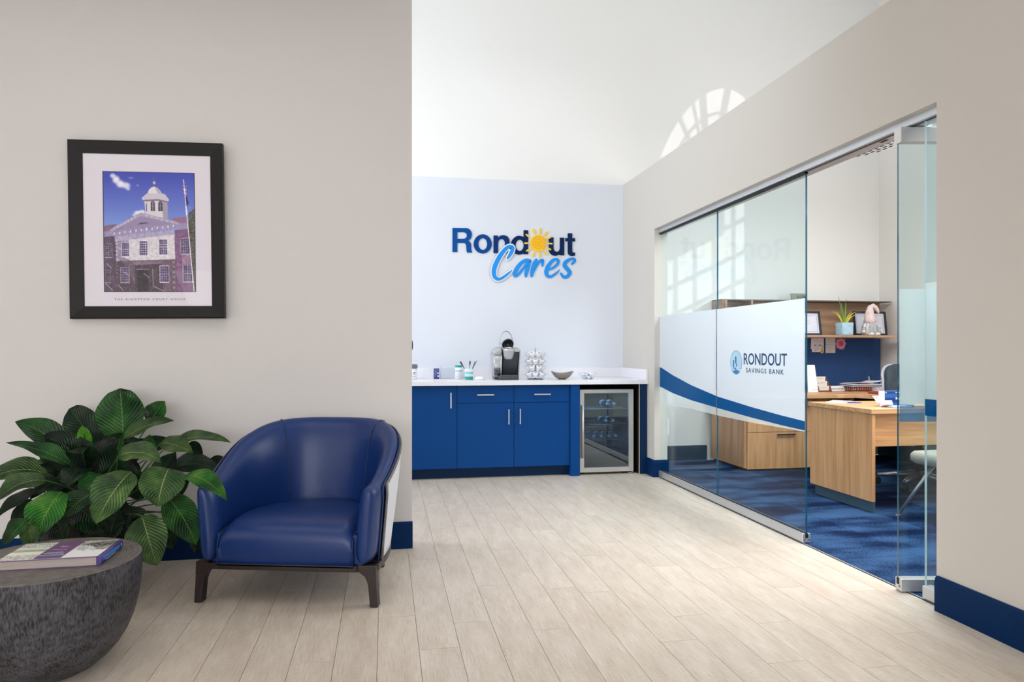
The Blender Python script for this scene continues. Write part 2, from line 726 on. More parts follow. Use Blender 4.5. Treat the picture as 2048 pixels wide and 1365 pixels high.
def mat_carpet():
    m = bpy.data.materials.new('blue_carpet')
    m.use_nodes = True
    N, L = m.node_tree.nodes, m.node_tree.links
    b = N['Principled BSDF']
    b.inputs['Roughness'].default_value = 0.95
    b.inputs['Specular IOR Level'].default_value = 0.1
    tc = N.new('ShaderNodeTexCoord')
    geo = N.new('ShaderNodeNewGeometry')
    oi = N.new('ShaderNodeObjectInfo')
    n1 = N.new('ShaderNodeTexNoise')
    n1.inputs['Scale'].default_value = 1.0
    n1.inputs['Detail'].default_value = 3
    mp = N.new('ShaderNodeMapping')
    mp.inputs['Scale'].default_value = (1.6, 4.0, 1)
    L.new(geo.outputs['Position'], mp.inputs['Vector'])
    L.new(mp.outputs[0], n1.inputs['Vector'])
    n2 = N.new('ShaderNodeTexNoise')
    n2.inputs['Scale'].default_value = 1.0
    n2.inputs['Detail'].default_value = 2
    mp2 = N.new('ShaderNodeMapping')
    mp2.inputs['Scale'].default_value = (70, 230, 60)
    L.new(geo.outputs['Position'], mp2.inputs['Vector'])
    L.new(mp2.outputs[0], n2.inputs['Vector'])
    a = N.new('ShaderNodeMath')
    a.operation = 'MULTIPLY_ADD'
    a.inputs[1].default_value = 0.55
    L.new(n2.outputs['Fac'], a.inputs[0])
    L.new(n1.outputs['Fac'], a.inputs[2])
    a2 = N.new('ShaderNodeMath')
    a2.operation = 'MULTIPLY_ADD'
    a2.inputs[1].default_value = 0.16
    L.new(oi.outputs['Random'], a2.inputs[0])
    L.new(a.outputs[0], a2.inputs[2])
    cr = N.new('ShaderNodeValToRGB')
    e = cr.color_ramp.elements
    e[0].position = 0.55
    e[0].color = lin((4, 14, 36)) + (1,)
    e[1].position = 1.08
    e[1].color = lin((52, 84, 124)) + (1,)
    k = e.new(0.80)
    k.color = lin((6, 28, 66)) + (1,)
    L.new(a2.outputs[0], cr.inputs[0])
    L.new(cr.outputs[0], b.inputs['Base Color'])
    bp = N.new('ShaderNodeBump')
    bp.inputs['Strength'].default_value = 0.5
    bp.inputs['Distance'].default_value = 0.004
    L.new(n2.outputs['Fac'], bp.inputs['Height'])
    L.new(bp.outputs[0], b.inputs['Normal'])
    return m


M_PLANK = mat_plank()
M_CARPET = mat_carpet()
M_FLOORBASE = mat('floor_underlay', (120, 105, 90), 0.8)

# ---- floor: slab + separate planks laid along the room
fl = struct('floor', MB().box(-4.2, 2.543, -4.0, 7.18, -0.12, -0.003), M_FLOORBASE)
PW, PLEN = 0.1634, 1.22
plank_cache = {}


def plank(x0, x1, y0, y1):
    key = (round(x1 - x0, 4), round(y1 - y0, 4))
    if key not in plank_cache:
        w, l = key
        g = 0.0009
        plank_cache[key] = MB().box(g, w - g, g, l - g, -0.003, 0.0).mesh('plank', M_PLANK)
    return link('plank', plank_cache[key], fl, (x0, y0, 0))


x = 0.134 - 25 * PW
row = 0
while x < 2.54:
    xa, xb = max(x, -4.2), min(x + PW, 2.543)
    off = [0.0, 0.52, 0.17, 0.83, 0.36, 0.98][row % 6] + 0.05 * ((row * 7) % 5)
    lo = 0.9 if x > -2.6 else 2.6
    y = lo - off
    first = True
    while y < 6.6:
        ya, yb = max(y, lo), min(y + PLEN, 6.62)
        if yb - ya > 0.08:
            plank(xa, xb, ya, yb)
        y += PLEN
    # the part behind the camera and under the far furniture: one long strip each
    if row % 1 == 0:
        pass
    x += PW
    row += 1
fb = obj('floor_rest', MB().box(-4.2, 2.543, -4.0, 0.9, -0.003, 0.0).box(-4.2, 2.543, 6.62, 7.18, -0.003, 0.0).box(-4.2, 0.134 - 16.01 * PW, 0.9, 2.6, -0.003, 0), M_PLANK, fl)

# ---- office carpet in tiles
cf = struct('floor_office', MB().box(2.549, 5.7, 0.9, 7.18, -0.12, -0.004), M_FLOORBASE)
tile_me = MB().box(0.0006, 0.4994, 0.0006, 0.4994, -0.004, 0.002).mesh('carpet_tile', M_CARPET)
for i in range(7):
    for j in range(12):
        t = link('carpet_tile', tile_me, cf, (2.555 + 0.5 * i, 1.1 + 0.5 * j, 0))
tr = struct('trim_1', MB().box(2.543, 2.5555, -4, 2.835, -0.05, 0.0).box(2.543, 2.5475, 2.835, 6.28, -0.05, 0.002).box(2.5475, 2.5555, 2.835, 6.28, -0.05, 0.0035, m=1), [M_BLACK, M_ALU])

# ---- walls
struct('wall_back', MB().box(-4.2, 5.75, 7.18, 7.32, 0, 5.4), M_WHITE)
struct('wall_accent', MB().box(-1.6, 2.51, 7.166, 7.18, 0, 2.97), M_PAPER)
struct('wall_left', MB().box(-4.2, 0.161, 4.295, 4.43, 0, 5.4), M_BEIGE)
wr = MB().prism([(-4, 0), (2.835, 0), (2.835, 2.35), (6.28, 2.35), (6.28, 0), (7.18, 0), (7.18, 2.97), (-4, 2.97)], ((2.51, 0, 0), (0, 1, 0), (0, 0, 1)), 0.13)
struct('wall_right', wr, M_WARM)
struct('wall_side', MB().box(-4.34, -4.2, -4, 4.6, 0, 5.4).box(-4.34, -4.2, 7.0, 7.18, 0, 5.4).box(-4.34, -4.2, 4.6, 7.0, 0, 0.8).box(-4.34, -4.2, 4.6, 7.0, 4.6, 5.4), M_WHITE)
struct('wall_rear', MB().box(-4.2, -3.9, -4.14, -4, 0, 3.5).box(1.9, 5.65, -4.14, -4, 0, 3.5).box(-3.9, 1.9, -4.14, -4, 0, 0.35).box(-3.9, 1.9, -4.14, -4, 2.85, 3.5), M_WHITE)
struct('wall_office_front', MB().box(2.64, 5.7, 0.8, 0.9, 0, 5.4), M_OFFICE)
struct('ceiling', MB().box(-4.34, 2.64, -4.14, 4.0, 3.45, 3.55), M_WHITE)
struct('ceiling_hall', MB().box(-4.34, 5.8, -4.14, 7.32, 5.4, 5.5), M_WHITE)
struct('wall_hall_upper', MB().box(-4.34, 2.64, 3.95, 4.0, 3.55, 5.4).box(2.6, 2.64, -4, 0.9, 2.97, 5.4), M_WHITE)

# office outer wall with its arched window; outline in (Y, Z)
WY, WZ, WR = 3.608, 3.84, 1.235
arch = [(WY + WR * math.cos(a), WZ + WR * math.sin(a)) for a in [PI * k / 24 for k in range(25)]]
upper = [(WY - WR - 0.0, WZ)] + [p for p in reversed(arch)][1:]
wx = 5.60
wm = MB()
# wall above the spring line: left half and right half around the arch
pts_l = [(0.9, WZ), (WY - WR, WZ)] + [p for p in reversed(arch) if p[0] <= WY + 1e-6][1:] + [(WY, 5.4), (0.9, 5.4)]
pts_r = [(WY, 5.4)] + [p for p in reversed(arch) if p[0] >= WY - 1e-6] + [(7.18, WZ), (7.18, 5.4)]
for q in (pts_l, pts_r):
    wm.prism(q, ((wx, 0, 0), (0, 1, 0), (0, 0, 1)), 0.06)
YL0, YL1 = 2.378, 4.373
wm.box(wx, wx + 0.06, 0.9, YL0, 0, WZ).box(wx, wx + 0.06, YL1, 7.18, 0, WZ).box(wx, wx + 0.06, YL0, YL1, 0, 1.15)
wm.box(wx, wx + 0.06, YL0, 3.878, 3.426, WZ).box(wx, wx + 0.06, 3.878, YL1, 3.70, WZ)
struct('wall_office_right', wm, M_OFFICE)
mw = mat('white_window_frame', (235, 235, 232), 0.4)
w1 = struct('window_1', MB().prism([(0, 0), (0.01, 0), (0.01, 0.01)], ((wx + 0.03, YL0, 1.15), (0, 1, 0), (0, 0, 1)), 0.01), mw)
K = 1.67


def wy(px_x):
    return 7.18 - K * (5.60 - px_x)


mt = MB()
for X in (2.85, 3.078, 3.302, 3.528, 3.757):
    y0 = wy(X)
    mt.box(wx + 0.02, wx + 0.045, y0 - 0.026, y0 + 0.026, 1.15, 3.70 if X > 3.7 else 3.43)
for zp in (0.25, 0.58, 0.92, 1.24, 1.555, 1.87, 2.23):
    mt.box(wx + 0.02, wx + 0.045, YL0, YL1, zp + 1.248 - 0.022, zp + 1.248 + 0.022)
obj('muntin_grid', mt, mw, w1)
mf = MB()
hub = (wy(3.47), 2.78 + 1.248)
for (X, zp, wd) in ((3.123, 3.678, 0.02), (3.28, 3.776, 0.012), (3.391, 3.839, 0.05), (3.703, 3.80, 0.05), (2.80, 3.40, 0.035), (3.95, 3.55, 0.03)):
    e = (wy(X), zp + 1.248)
    d = Vector((e[0] - hub[0], e[1] - hub[1]))
    n = Vector((-d.y, d.x)).normalized() * wd
    d = d * 1.15
    mf.prism([(hub[0] + n.x, hub[1] + n.y), (hub[0] - n.x, hub[1] - n.y), (hub[0] + d.x - n.x, hub[1] + d.y - n.y), (hub[0] + d.x + n.x, hub[1] + d.y + n.y)], ((wx + 0.02, 0, 0), (0, 1, 0), (0, 0, 1)), 0.025)
rr = [(hub[0] + 0.83 * math.cos(a), hub[1] + 0.76 * math.sin(a)) for a in [PI * k / 24 for k in range(25)]]
ro = [(hub[0] + 0.86 * math.cos(a), hub[1] + 0.79 * math.sin(a)) for a in [PI * k / 24 for k in range(25)]]
for k in range(24):
    mf.prism([rr[k], ro[k], ro[k + 1], rr[k + 1]], ((wx + 0.02, 0, 0), (0, 1, 0), (0, 0, 1)), 0.025)
obj('fan_muntins', mf, mw, w1)
# street windows and hall windows (frames; out of the picture, they let the daylight in)
w2 = struct('window_2', MB().box(-3.9, 1.9, -4.1, -4.06, 0.35, 0.41), mw)
obj('mullion', MB().box(-3.9, 1.9, -4.1, -4.06, 2.79, 2.85).box(-3.9, -3.84, -4.1, -4.06, 0.35, 2.85).box(-1.98, -1.92, -4.1, -4.06, 0.35, 2.85).box(-0.04, 0.02, -4.1, -4.06, 0.35, 2.85).box(1.84, 1.9, -4.1, -4.06, 0.35, 2.85), mw, w2)
w3 = struct('window_3', MB().box(-4.3, -4.26, 4.6, 7.0, 0.8, 0.86), mw)
obj('mullion', MB().box(-4.3, -4.26, 4.6, 7.0, 4.54, 4.6).box(-4.3, -4.26, 5.77, 5.83, 0.8, 4.6).box(-4.3, -4.26, 4.6, 7.0, 2.6, 2.66), mw, w3)

# ---- baseboards
PROF = [(0, 0), (0.02, 0), (0.02, 0.136), (0.017, 0.139), (0.017, 0.150), (0.008, 0.160), (0, 0.160)]


def baseboard(name, p0, p1, inward, mb=None):
    p0, p1, n = Vector(p0), Vector(p1), Vector(inward)
    ra = [p0 + n * u + Vector((0, 0, v)) for u, v in PROF]
    rb = [p1 + n * u + Vector((0, 0, v)) for u, v in PROF]
    m = mb or MB()
    m.loft([ra, rb], True, True, False)
    return m


struct('baseboard_left', baseboard('', (-4.2, 4.295, 0), (0.165, 4.295, 0), (0, -1, 0)), M_NAVY)
struct('baseboard_right', baseboard('', (2.51, -4, 0), (2.51, 2.826, 0), (-1, 0, 0)), M_NAVY)
bf = baseboard('', (2.51, 6.28, 0), (2.51, 6.50, 0), (-1, 0, 0))
baseboard('', (2.49, 6.28, 0), (2.645, 6.28, 0), (0, -1, 0), bf)
struct('baseboard_jamb', bf, M_NAVY)
M_NAVY2 = mat('navy_office_base', (30, 58, 84), 0.45)
struct('baseboard_office', baseboard('', (2.64, 7.18, 0), (3.47, 7.18, 0), (0, -1, 0)), M_NAVY2)
struct('baseboard_office_right', baseboard('', (5.60, 0.9, 0), (5.60, 7.18, 0), (-1, 0, 0)), M_NAVY2)

# ================================================================== GLASS PARTITION
M_GLASS = mat_glass('clear_glass', (243, 250, 251), 0.6)
M_EDGE_L = mat('bright_glass_edge', (214, 240, 244), 0.1, coat=0.5)
M_EDGE = mat('teal_glass_edge', (16, 84, 108), 0.12, coat=0.5)
M_FROST = mat_film('frosted_film', (219, 225, 235), 0.06, 0.45)
M_FROST2 = mat_film('thin_frosted_film', (228, 238, 240), 0.45, 0.45)
M_SWOOSH = mat_film('blue_film', (12, 84, 146), 0.03, 0.25)
M_PRINT_NAVY = mat('print_navy', (12, 66, 112), 0.5)
M_PRINT_SLATE = mat('print_slate', (52, 86, 112), 0.5)
GX0, GX1 = 2.566, 2.578


def pane(name, y0, y1, z0, z1, parent, edge=None):
    """Upright pane in the track line, edges in teal."""
    m = MB().box(GX0, GX1, y0, y1, z0, z1)
    m.m = [1, 1, 1, 0, 1, 0]
    return obj(name, m, [M_GLASS, edge or M_EDGE], parent)


def rail_profile(y0, y1, z0, z1, parent, name):
    m = MB().box(2.545, 2.598, y0, y1, z0, z1)
    r = obj(name, m, M_ALU, parent, bev=0.004)
    return r


# curves of the printed film: photo points on the glass plane -> (Y, Z)
def film_curve(pts):
    q = sorted(((p.y, p.z) for p in (on_x(a, b, GX0) for a, b in pts)))
    return np.array([a for a, _ in q]), np.array([b for _, b in q])


C_TOP = film_curve([(1322.3, 735.3), (1345, 750.5), (1382.3, 770.7), (1436, 793.8), (1505.3, 815.3), (1560, 830.6), (1613, 843.9)])
C_BOT = film_curve([(1322.3, 774.4), (1345, 786.5), (1382, 800.8), (1436, 816.8), (1505, 836.2), (1560, 850.3), (1613, 862.3)])
C_LOW = film_curve([(1322, 809), (1345, 812.5), (1382, 818), (1436, 831.6), (1505, 846), (1560, 855.5), (1613, 864.8)])
FZ1 = 1.523


def band(y0, y1, lo, hi, x, n=26):
    m = MB()
    ys = [y0 + (y1 - y0) * k / n for k in range(n + 1)]
    f = lambda c, yy: c if isinstance(c, float) else float(np.interp(yy, c[0], c[1]))
    a = [(x, yy, f(lo, yy)) for yy in ys]
    b = [(x, yy, f(hi, yy)) for yy in ys]
    m.loft([a, b], False, False, False)
    return m


def glass_panel(name, label, y0, y1, last):
    t = thing(name, label, 'glass panel', (0, 0, 0))
    t['kind'] = 'structure'
    pane('glass', y0, y1, 0.055, 2.318, t)
    rail_profile(y0, y1, 0.006, 0.062, t, 'bottom_rail')
    obj('seal', MB().box(2.562, 2.582, y0, y1, 0.0625, 0.066), M_BLACK, t)
    obj('top_seal', MB().box(2.560, 2.584, y0, y1, 2.296, 2.309), M_BLACK, t)
    fx = GX0 - 0.0012
    tag(obj('frosted_film', band(y0 + 0.004, y1 - 0.004, C_TOP, FZ1, fx), M_FROST, t, fix=False), 'frosted white privacy film')
    tag(obj('blue_swoosh', band(y0 + 0.004, y1 - 0.004, C_BOT, C_TOP, fx), M_SWOOSH, t, fix=False), 'curved deep blue stripe of film')
    tag(obj('thin_film', band(y0 + 0.004, y1 - 0.004, C_LOW, C_BOT, fx), M_FROST2, t, fix=False), 'fainter frosted strip under the blue stripe')
    if last:
        obj('rail_cap', MB().box(2.545, 2.598, y0 - 0.004, y0, 0.006, 0.062), M_ALU, t, bev=0.002)
        obj('rail_slot', MB().box(2.562, 2.582, y0 - 0.0055, y0 - 0.0035, 0.036, 0.0625), M_BLACK, t)
        sc = MB()
        for xx in (2.556, 2.588):
            sc.cyl((xx, y0 - 0.0035, 0.024), (xx, y0 - 0.006, 0.024), 0.004, n=10)
        obj('screw', sc, M_ALU_DK, t)
    return t


glass_panel('door_1', 'fixed glass panel next to the coffee corner, frosted, without lettering', 5.126, 6.292, False)
d2 = glass_panel('door_2', 'glass panel with frosted band and round skyline emblem over navy bank lettering', 3.947, 5.124, True)

# lettering and emblem on the second panel (reads from the lobby)
LX = GX0 - 0.0026


def gp(px, py):
    return on_x(px, py, LX)


a, b = gp(1487.5, 731.0), gp(1574, 731.0)
ztop, zbot = gp(1530, 707.2).z, gp(1530, 731.0).z
# letters lean with nothing: baseline level, left end farther away
text('lettering', 'RONDOUT', ((LX, a.y, gp(1487.5, 729.6).z), (0, -1, 0), (0, 0, 1)), a.y - b.y, gp(1487.5, 706.6).z - gp(1487.5, 729.6).z, M_PRINT_NAVY, d2, 0.0005, 0.012)
a2, b2 = gp(1492, 745), gp(1567.5, 749)
text('lettering', 'SAVINGS BANK', ((LX, a2.y, gp(1492, 745.4).z), (0, -1, 0), (0, 0, 1)), a2.y - b2.y, gp(1492, 736).z - gp(1492, 745.4).z, M_PRINT_SLATE, d2, 0.0005, 0.012, 1.25)
e0, e1 = gp(1460.8, 725), gp(1484, 725)
ec_y, ec_z = (e0.y + e1.y) / 2, (gp(1472, 701.2).z + gp(1472, 749.3).z) / 2
er = (e0.y - e1.y) / 2
eh = (gp(1472, 701.2).z - gp(1472, 749.3).z) / 2
EF = ((LX, ec_y, ec_z), (0, -1, 0), (0, 0, 1))
ell = lambda rx, ry, n=40, a0=0, a1=2 * PI: [(rx * math.cos(a0 + (a1 - a0) * k / n), ry * math.sin(a0 + (a1 - a0) * k / n)) for k in range(n + (0 if a1 - a0 > 6.2 else 1))]
em = flat('emblem', [ell(er, eh)], 0.0003, EF, mat('emblem_pale_blue', (176, 214, 240), 0.5), d2)
EF2 = ((LX - 0.0004, ec_y, ec_z), (0, -1, 0), (0, 0, 1))
flat('emblem_ring', [ell(er, eh), ell(er * 0.95, eh * 0.965)], 0.0003, EF2, mat('emblem_ring_blue', (96, 142, 178), 0.5), em)
M_TOW = mat('emblem_tower_blue', (14, 104, 164), 0.5)
for (x0, x1, z0, z1) in ((-0.52, -0.34, -0.40, 0.22), (-0.16, 0.06, -0.10, 0.52), (0.00, 0.10, -0.36, -0.1)):
    flat('tower', [[(x0 * er, z0 * eh), (x1 * er, z0 * eh), (x1 * er, (z1 - 0.06) * eh), ((x0 + (x1 - x0) * .4) * er, z1 * eh), (x0 * er, (z1 - 0.08) * eh)]], 0.0003, EF2, M_TOW, em)
flat('tower', [[(0.10 * er, -0.16 * eh), (0.22 * er, -0.16 * eh), (0.22 * er, -0.2 * eh), (0.10 * er, -0.2 * eh)]], 0.0003, EF2, M_TOW, em)
lowpts = ell(er * 0.93, eh * 0.97, 24, PI + 0.48, 2 * PI - 0.48)
flat('wave', [lowpts], 0.0003, EF2, mat('emblem_water_blue', (30, 136, 212), 0.5), em)
EF3 = ((LX - 0.0009, ec_y, ec_z), (0, -1, 0), (0, 0, 1))
mwv = mat('emblem_white', (236, 244, 250), 0.5)
for k, (z0, s0) in enumerate(((-0.50, -0.86), (-0.60, -0.80), (-0.72, -0.62))):
    top, bot = [], []
    for i in range(17):
        xx = s0 + (0.86 - s0 - 0.05 * k) * i / 16
        zz = z0 + 0.07 * math.sin(xx * 5.2 + 0.6 * k) + 0.05 * k
        top.append((xx * er, (zz + 0.028) * eh))
        bot.append((xx * er, (zz - 0.028) * eh))
    flat('wave_line', [top + bot[::-1]], 0.0003, EF3, mwv, em)

# parked leaf nearest the opening's right end, in the track line
d3 = thing('door_3', 'narrow glimpse of a glass leaf parked in the track by the warm white wall end', 'glass panel')
d3['kind'] = 'structure'
pane('glass', 1.9, 2.972, 0.055, 2.318, d3, M_EDGE_L)
rail_profile(1.9, 2.965, 0.006, 0.068, d3, 'bottom_rail')
fx = GX0 - 0.0012
obj('frosted_film', band(1.95, 2.969, 0.965, FZ1, fx, 1), M_FROST2, d3, fix=False)
obj('blue_swoosh', band(1.95, 2.969, 0.885, 0.965, fx, 1), M_SWOOSH, d3, fix=False)
# leaf turned into the office
d4 = thing('door_4', 'glass leaf turned into the office beside the opening, faint frosted band', 'glass panel', (2.508, 3.062, 0), math.atan2(-0.178, 0.984))
d4['kind'] = 'structure'
m = MB().box(0, 0.86, 0.018, 0.030, 0.06, 2.30)
m.m = [1, 1, 0, 1, 0, 1]
obj('glass', m, [M_GLASS, M_EDGE], d4)
obj('bottom_rail', MB().box(0, 0.86, -0.002, 0.050, 0.004, 0.068), M_ALU, d4, bev=0.004)
obj('rail_slot', MB().box(-0.0015, 0.001, 0.014, 0.034, 0.036, 0.069), M_BLACK, d4)
obj('screw', MB().cyl((-0.001, 0.008, 0.030), (-0.0025, 0.008, 0.030), 0.0035, n=10), M_ALU_DK, d4)
obj('top_rail', MB().box(0, 0.86, -0.002, 0.050, 2.232, 2.306), M_ALU, d4, bev=0.003)
obj('top_rail_end', MB().box(-0.003, 0.0005, -0.004, 0.052, 2.230, 2.308), mat('rail_end_white', (226, 228, 230), 0.4), d4)
obj('frosted_film', MB().box(0.004, 0.85, 0.0165, 0.0175, 0.93, FZ1 - .02), mat_film('faint_film', (220, 232, 234), 0.28, 0.5), d4)
obj('blue_swoosh', MB().box(0.004, 0.85, 0.0163, 0.0173, 0.845, 0.925), mat_film('faint_blue_film', (70, 140, 180), 0.45, 0.4), d4)

# header track
ht = struct('trim_2', MB().box(2.545, 2.655, 2.70, 6.28, 2.31, 2.352), M_ALU, bev=0.002)
obj('track_groove', MB().box(2.563, 2.581, 2.84, 3.93, 2.3085, 2.3105), M_ALU_DK, ht)
q = on_z(1768, 282.5, 2.309)
obj('lock_slot', MB().loft([[(q.x + 0.008 * math.cos(t) , q.y + (0.03 if math.cos(t + PI / 2) > 0 else -0.03) + 0.008 * math.sin(t), zz) for t in [2 * PI * k / 16 for k in range(16)]] for zz in (2.3075, 2.3105)]), M_BLACK, ht)
# ================================================================== COFFEE COUNTER
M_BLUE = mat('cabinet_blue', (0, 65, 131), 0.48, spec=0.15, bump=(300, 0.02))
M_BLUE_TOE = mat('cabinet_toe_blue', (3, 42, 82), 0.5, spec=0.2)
M_QUARTZ = mat('white_quartz', (240, 240, 245), 0.28, vary=(60, (232, 232, 239)))
M_STEEL = mat('satin_steel', (214, 214, 214), 0.30, 0.9)
M_STAINLESS = mat('stainless_door_frame', (206, 204, 200), 0.34, 0.75, bump=(60, 0.02, (1, 1, 0.03)))
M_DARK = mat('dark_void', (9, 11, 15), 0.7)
CF = 6.48


def bar_handle(p0, p1, parent):
    """Square bar pull on two posts, standing 28 mm off the front."""
    p0, p1 = Vector(p0), Vector(p1)
    d = (p1 - p0).normalized()
    s = Vector((0, 0, 1)) if abs(d.x) > 0.5 else Vector((1, 0, 0))
    m = MB()
    w = 0.0055
    m.loft([[p + s * w + Vector((0, -w, 0)), p - s * w + Vector((0, -w, 0)), p - s * w + Vector((0, w, 0)), p + s * w + Vector((0, w, 0))] for p in (p0, p1)], True, True, False)
    for t in (0.08, 0.92):
        q = p0.lerp(p1, t)
        m.cyl(q, q + Vector((0, 0.034, 0)), 0.0045, n=8)
    return obj('handle', m, M_STEEL, parent, bev=0.0012)


def base_cabinet(label, x0, x1, drawer, handle_side, hid=None):
    t = thing('base_cabinet', label, 'cabinet', (0, 0, 0), 0, 'blue cabinets under the coffee counter')
    obj('body', MB().box(x0 + 0.001, x1 - 0.001, CF + 0.021, 7.16, 0.10, 0.872), M_BLUE_TOE, t)
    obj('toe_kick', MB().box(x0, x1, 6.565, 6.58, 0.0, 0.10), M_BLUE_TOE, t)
    g = 0.0018
    top = 0.866
    if drawer:
        dr = obj('drawer', MB().box(x0 + g, x1 - g, CF, CF + 0.02, 0.708, top), M_BLUE, t, bev=0.0012)
        cx = {0: 0.9205, 1: 1.463}[drawer - 1]
        bar_handle((cx - 0.079, CF - 0.034, 0.784), (cx + 0.079, CF - 0.034, 0.784), dr)
        top = 0.7045
    dd = obj('door', MB().box(x0 + g, x1 - g, CF, CF + 0.02, 0.102, top), M_BLUE, t, bev=0.0012)
    hx, z0, z1 = handle_side
    bar_handle((hx, CF - 0.034, z0), (hx, CF - 0.034, z1), dd)
    return t


base_cabinet('blue single-door cabinet half hidden by the beige wall end, upright handle', 0.135, 0.657, 0, (0.598, 0.664, 0.808))
base_cabinet('blue cabinet with one drawer, door handle at the upper right, under the coffee maker side', 0.657, 1.195, 1, (1.140, 0.506, 0.646))
base_cabinet('blue cabinet with one drawer, door handle at the upper left, beside the fridge', 1.195, 1.739, 2, (1.249, 0.506, 0.650))
fp = tag(obj('filler_panel', MB().box(1.739, 1.829, 6.457, 7.16, 0.0, 0.872), M_BLUE, bev=0.001), 'narrow blue upright panel down to the floor left of the fridge', 'panel')
ep = thing('end_panel', 'dark blue end panel between the fridge and the warm white wall', 'panel')
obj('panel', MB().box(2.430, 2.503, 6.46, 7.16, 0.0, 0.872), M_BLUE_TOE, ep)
obj('edge_band', MB().box(2.4245, 2.430, 6.458, 6.466, 0.0, 0.872), mat('raw_edge_beige', (206, 190, 176), 0.6), ep)
obj('cavity_shade', MB().box(2.4275, 2.4299, 6.467, 7.15, 0.0, 0.872).box(1.83, 2.428, 7.13, 7.15, 0.0, 0.872).box(1.83, 2.428, 6.47, 7.13, 0.868, 0.872), M_DARK, ep)  # dark sheets added to paint the shade in the gap round the fridge
ct = thing('countertop', 'long white quartz countertop with low backsplash over the blue cabinets', 'countertop')
obj('slab', MB().box(-0.4, 2.508, 6.43, 7.165, 0.8735, 0.9135), M_QUARTZ, ct, bev=0.002)
obj('backsplash', MB().box(-0.4, 2.49, 7.146, 7.165, 0.914, 1.016), M_QUARTZ, ct, bev=0.001)
obj('side_splash', MB().box(2.488, 2.508, 6.435, 7.165, 0.914, 1.016), M_QUARTZ, ct, bev=0.001)
# hidden run behind the wall end, so the counter has something to stand on
base_cabinet('blue cabinet at the hidden end of the counter behind the beige wall', -0.39, 0.132, 0, (-0.33, 0.664, 0.808))

# ---- beverage fridge
fr = thing('beverage_fridge', 'small beverage fridge with stainless framed glass door under the counter', 'fridge')
FX0, FX1, FY = 1.843, 2.383, 6.50
cab = MB()
for b_ in ((FX0 + .005, FX0 + .03, FY + .05, 7.1, .03, .825), (FX1 - .03, FX1 - .005, FY + .05, 7.1, .03, .825), (FX0 + .005, FX1 - .005, 7.07, 7.1, .03, .825), (FX0 + .005, FX1 - .005, FY + .05, 7.1, .03, .06), (FX0 + .005, FX1 - .005, FY + .05, 7.1, .80, .825)):
    cab.box(*b_)
obj('body', cab, M_DARK, fr)
door = thing('door', None, None)
door.parent = fr
t_ = 0.042
dm = MB()
o4 = [(FX0, .022), (FX1, .022), (FX1, .820), (FX0, .820)]
i4 = [(FX0 + t_, .022 + .045), (FX1 - t_ - .006, .022 + .045), (FX1 - t_ - .006, .820 - .034), (FX0 + t_, .820 - .034)]
for k in range(4):
    kk = (k + 1) % 4
    dm.prism([o4[k], o4[kk], i4[kk], i4[k]], ((0, FY, 0), (1, 0, 0), (0, 0, 1)), -0.045)
obj('door_frame', dm, M_STAINLESS, door, bev=0.0015)
g_ = MB().box(FX0 + t_, FX1 - t_ - .006, FY + .006, FY + .012, .067, .786)
obj('door_glass', g_, mat_glass('smoked_fridge_glass', (172, 200, 216), 1.0, 0.0, 0.08), door)
hm = MB().tube([(FX0 + .022, FY - .03, .165), (FX0 + .022, FY - .03, .672)], 0.0085, 10)
for zz in (.19, .645):
    hm.cyl((FX0 + .022, FY - .03, zz), (FX0 + .022, FY + .002, zz), 0.005, n=8)
obj('door_handle', hm, M_STAINLESS, door)
obj('handle_recess', MB().box(FX0 + .005, FX0 + .016, FY - .0012, FY + .001, .160, .676), mat('recess_brown_grey', (92, 82, 78), 0.4, .5), door)
hg = MB().box(FX1 - .055, FX1 - .012, FY - .004, FY + .03, .008, .013).box(FX1 - .018, FX1 - .012, FY - .004, FY + .03, .008, .021)
obj('hinge', hg, M_STEEL, fr)
for xx in (FX0 + .05, FX1 - .08):
    for yy in (FY + .1, 7.02):
        obj('foot', MB().cyl((xx, yy, 0), (xx, yy, .03), .018, n=12), M_BLACK, fr)
M_WIRE = mat('shelf_wire', (150, 165, 175), 0.3, 0.8)
for zz in (0.322, 0.471, 0.624, 0.20):
    wm_ = MB()
    for yy in (6.57, 6.72, 6.87, 7.02):
        wm_.tube([(FX0 + .032, yy, zz), (FX1 - .032, yy, zz)], 0.0022, 6)
    for k in range(15):
        xx = FX0 + .045 + k * (FX1 - FX0 - .09) / 14
        wm_.tube([(xx, 6.565, zz + .003), (xx, 7.05, zz + .003)], 0.0014, 5)
    obj('wire_shelf', wm_, M_WIRE, fr)
area('fridge_lamp', (2.11, 6.62, 0.795), (0, 0.25, -1), 0.4, 0.06, 3.2, (0.85, 0.93, 1.0))
M_PET = mat_glass('clear_bottle_plastic', (214, 226, 232), 1.6, 0.03, 0.22)
M_CAP = mat('bottle_cap_white', (226, 232, 238), 0.4, emit=0.0)


def bottle(x, z, label):
    t = thing('water_bottle', label, 'bottle', (x, 6.60, z), 0, 'water bottles lying in the fridge')
    t.rotation_euler = (-PI / 2, 0, 0)
    prof = [(0.0, 0.0), (0.0115, 0.0), (0.0118, 0.022), (0.014, 0.03), (0.026, 0.055), (0.0315, 0.08), (0.0318, 0.12), (0.030, 0.13), (0.0318, 0.14), (0.0318, 0.195), (0.028, 0.205), (0.0, 0.205)]
    obj('body', MB().lathe(prof, 20), M_PET, t)
    obj('cap', MB().lathe([(0.0, -0.014), (0.013, -0.014), (0.0145, -0.012), (0.0145, 0.002), (0.0, 0.002)], 18), M_CAP, t)
    lb = MB().lathe([(0.0323, 0.10), (0.0323, 0.17)], 20)
    obj('label_band', lb, mat('bottle_label_blue', (120, 160, 205), 0.5), t, fix=False)
    return t


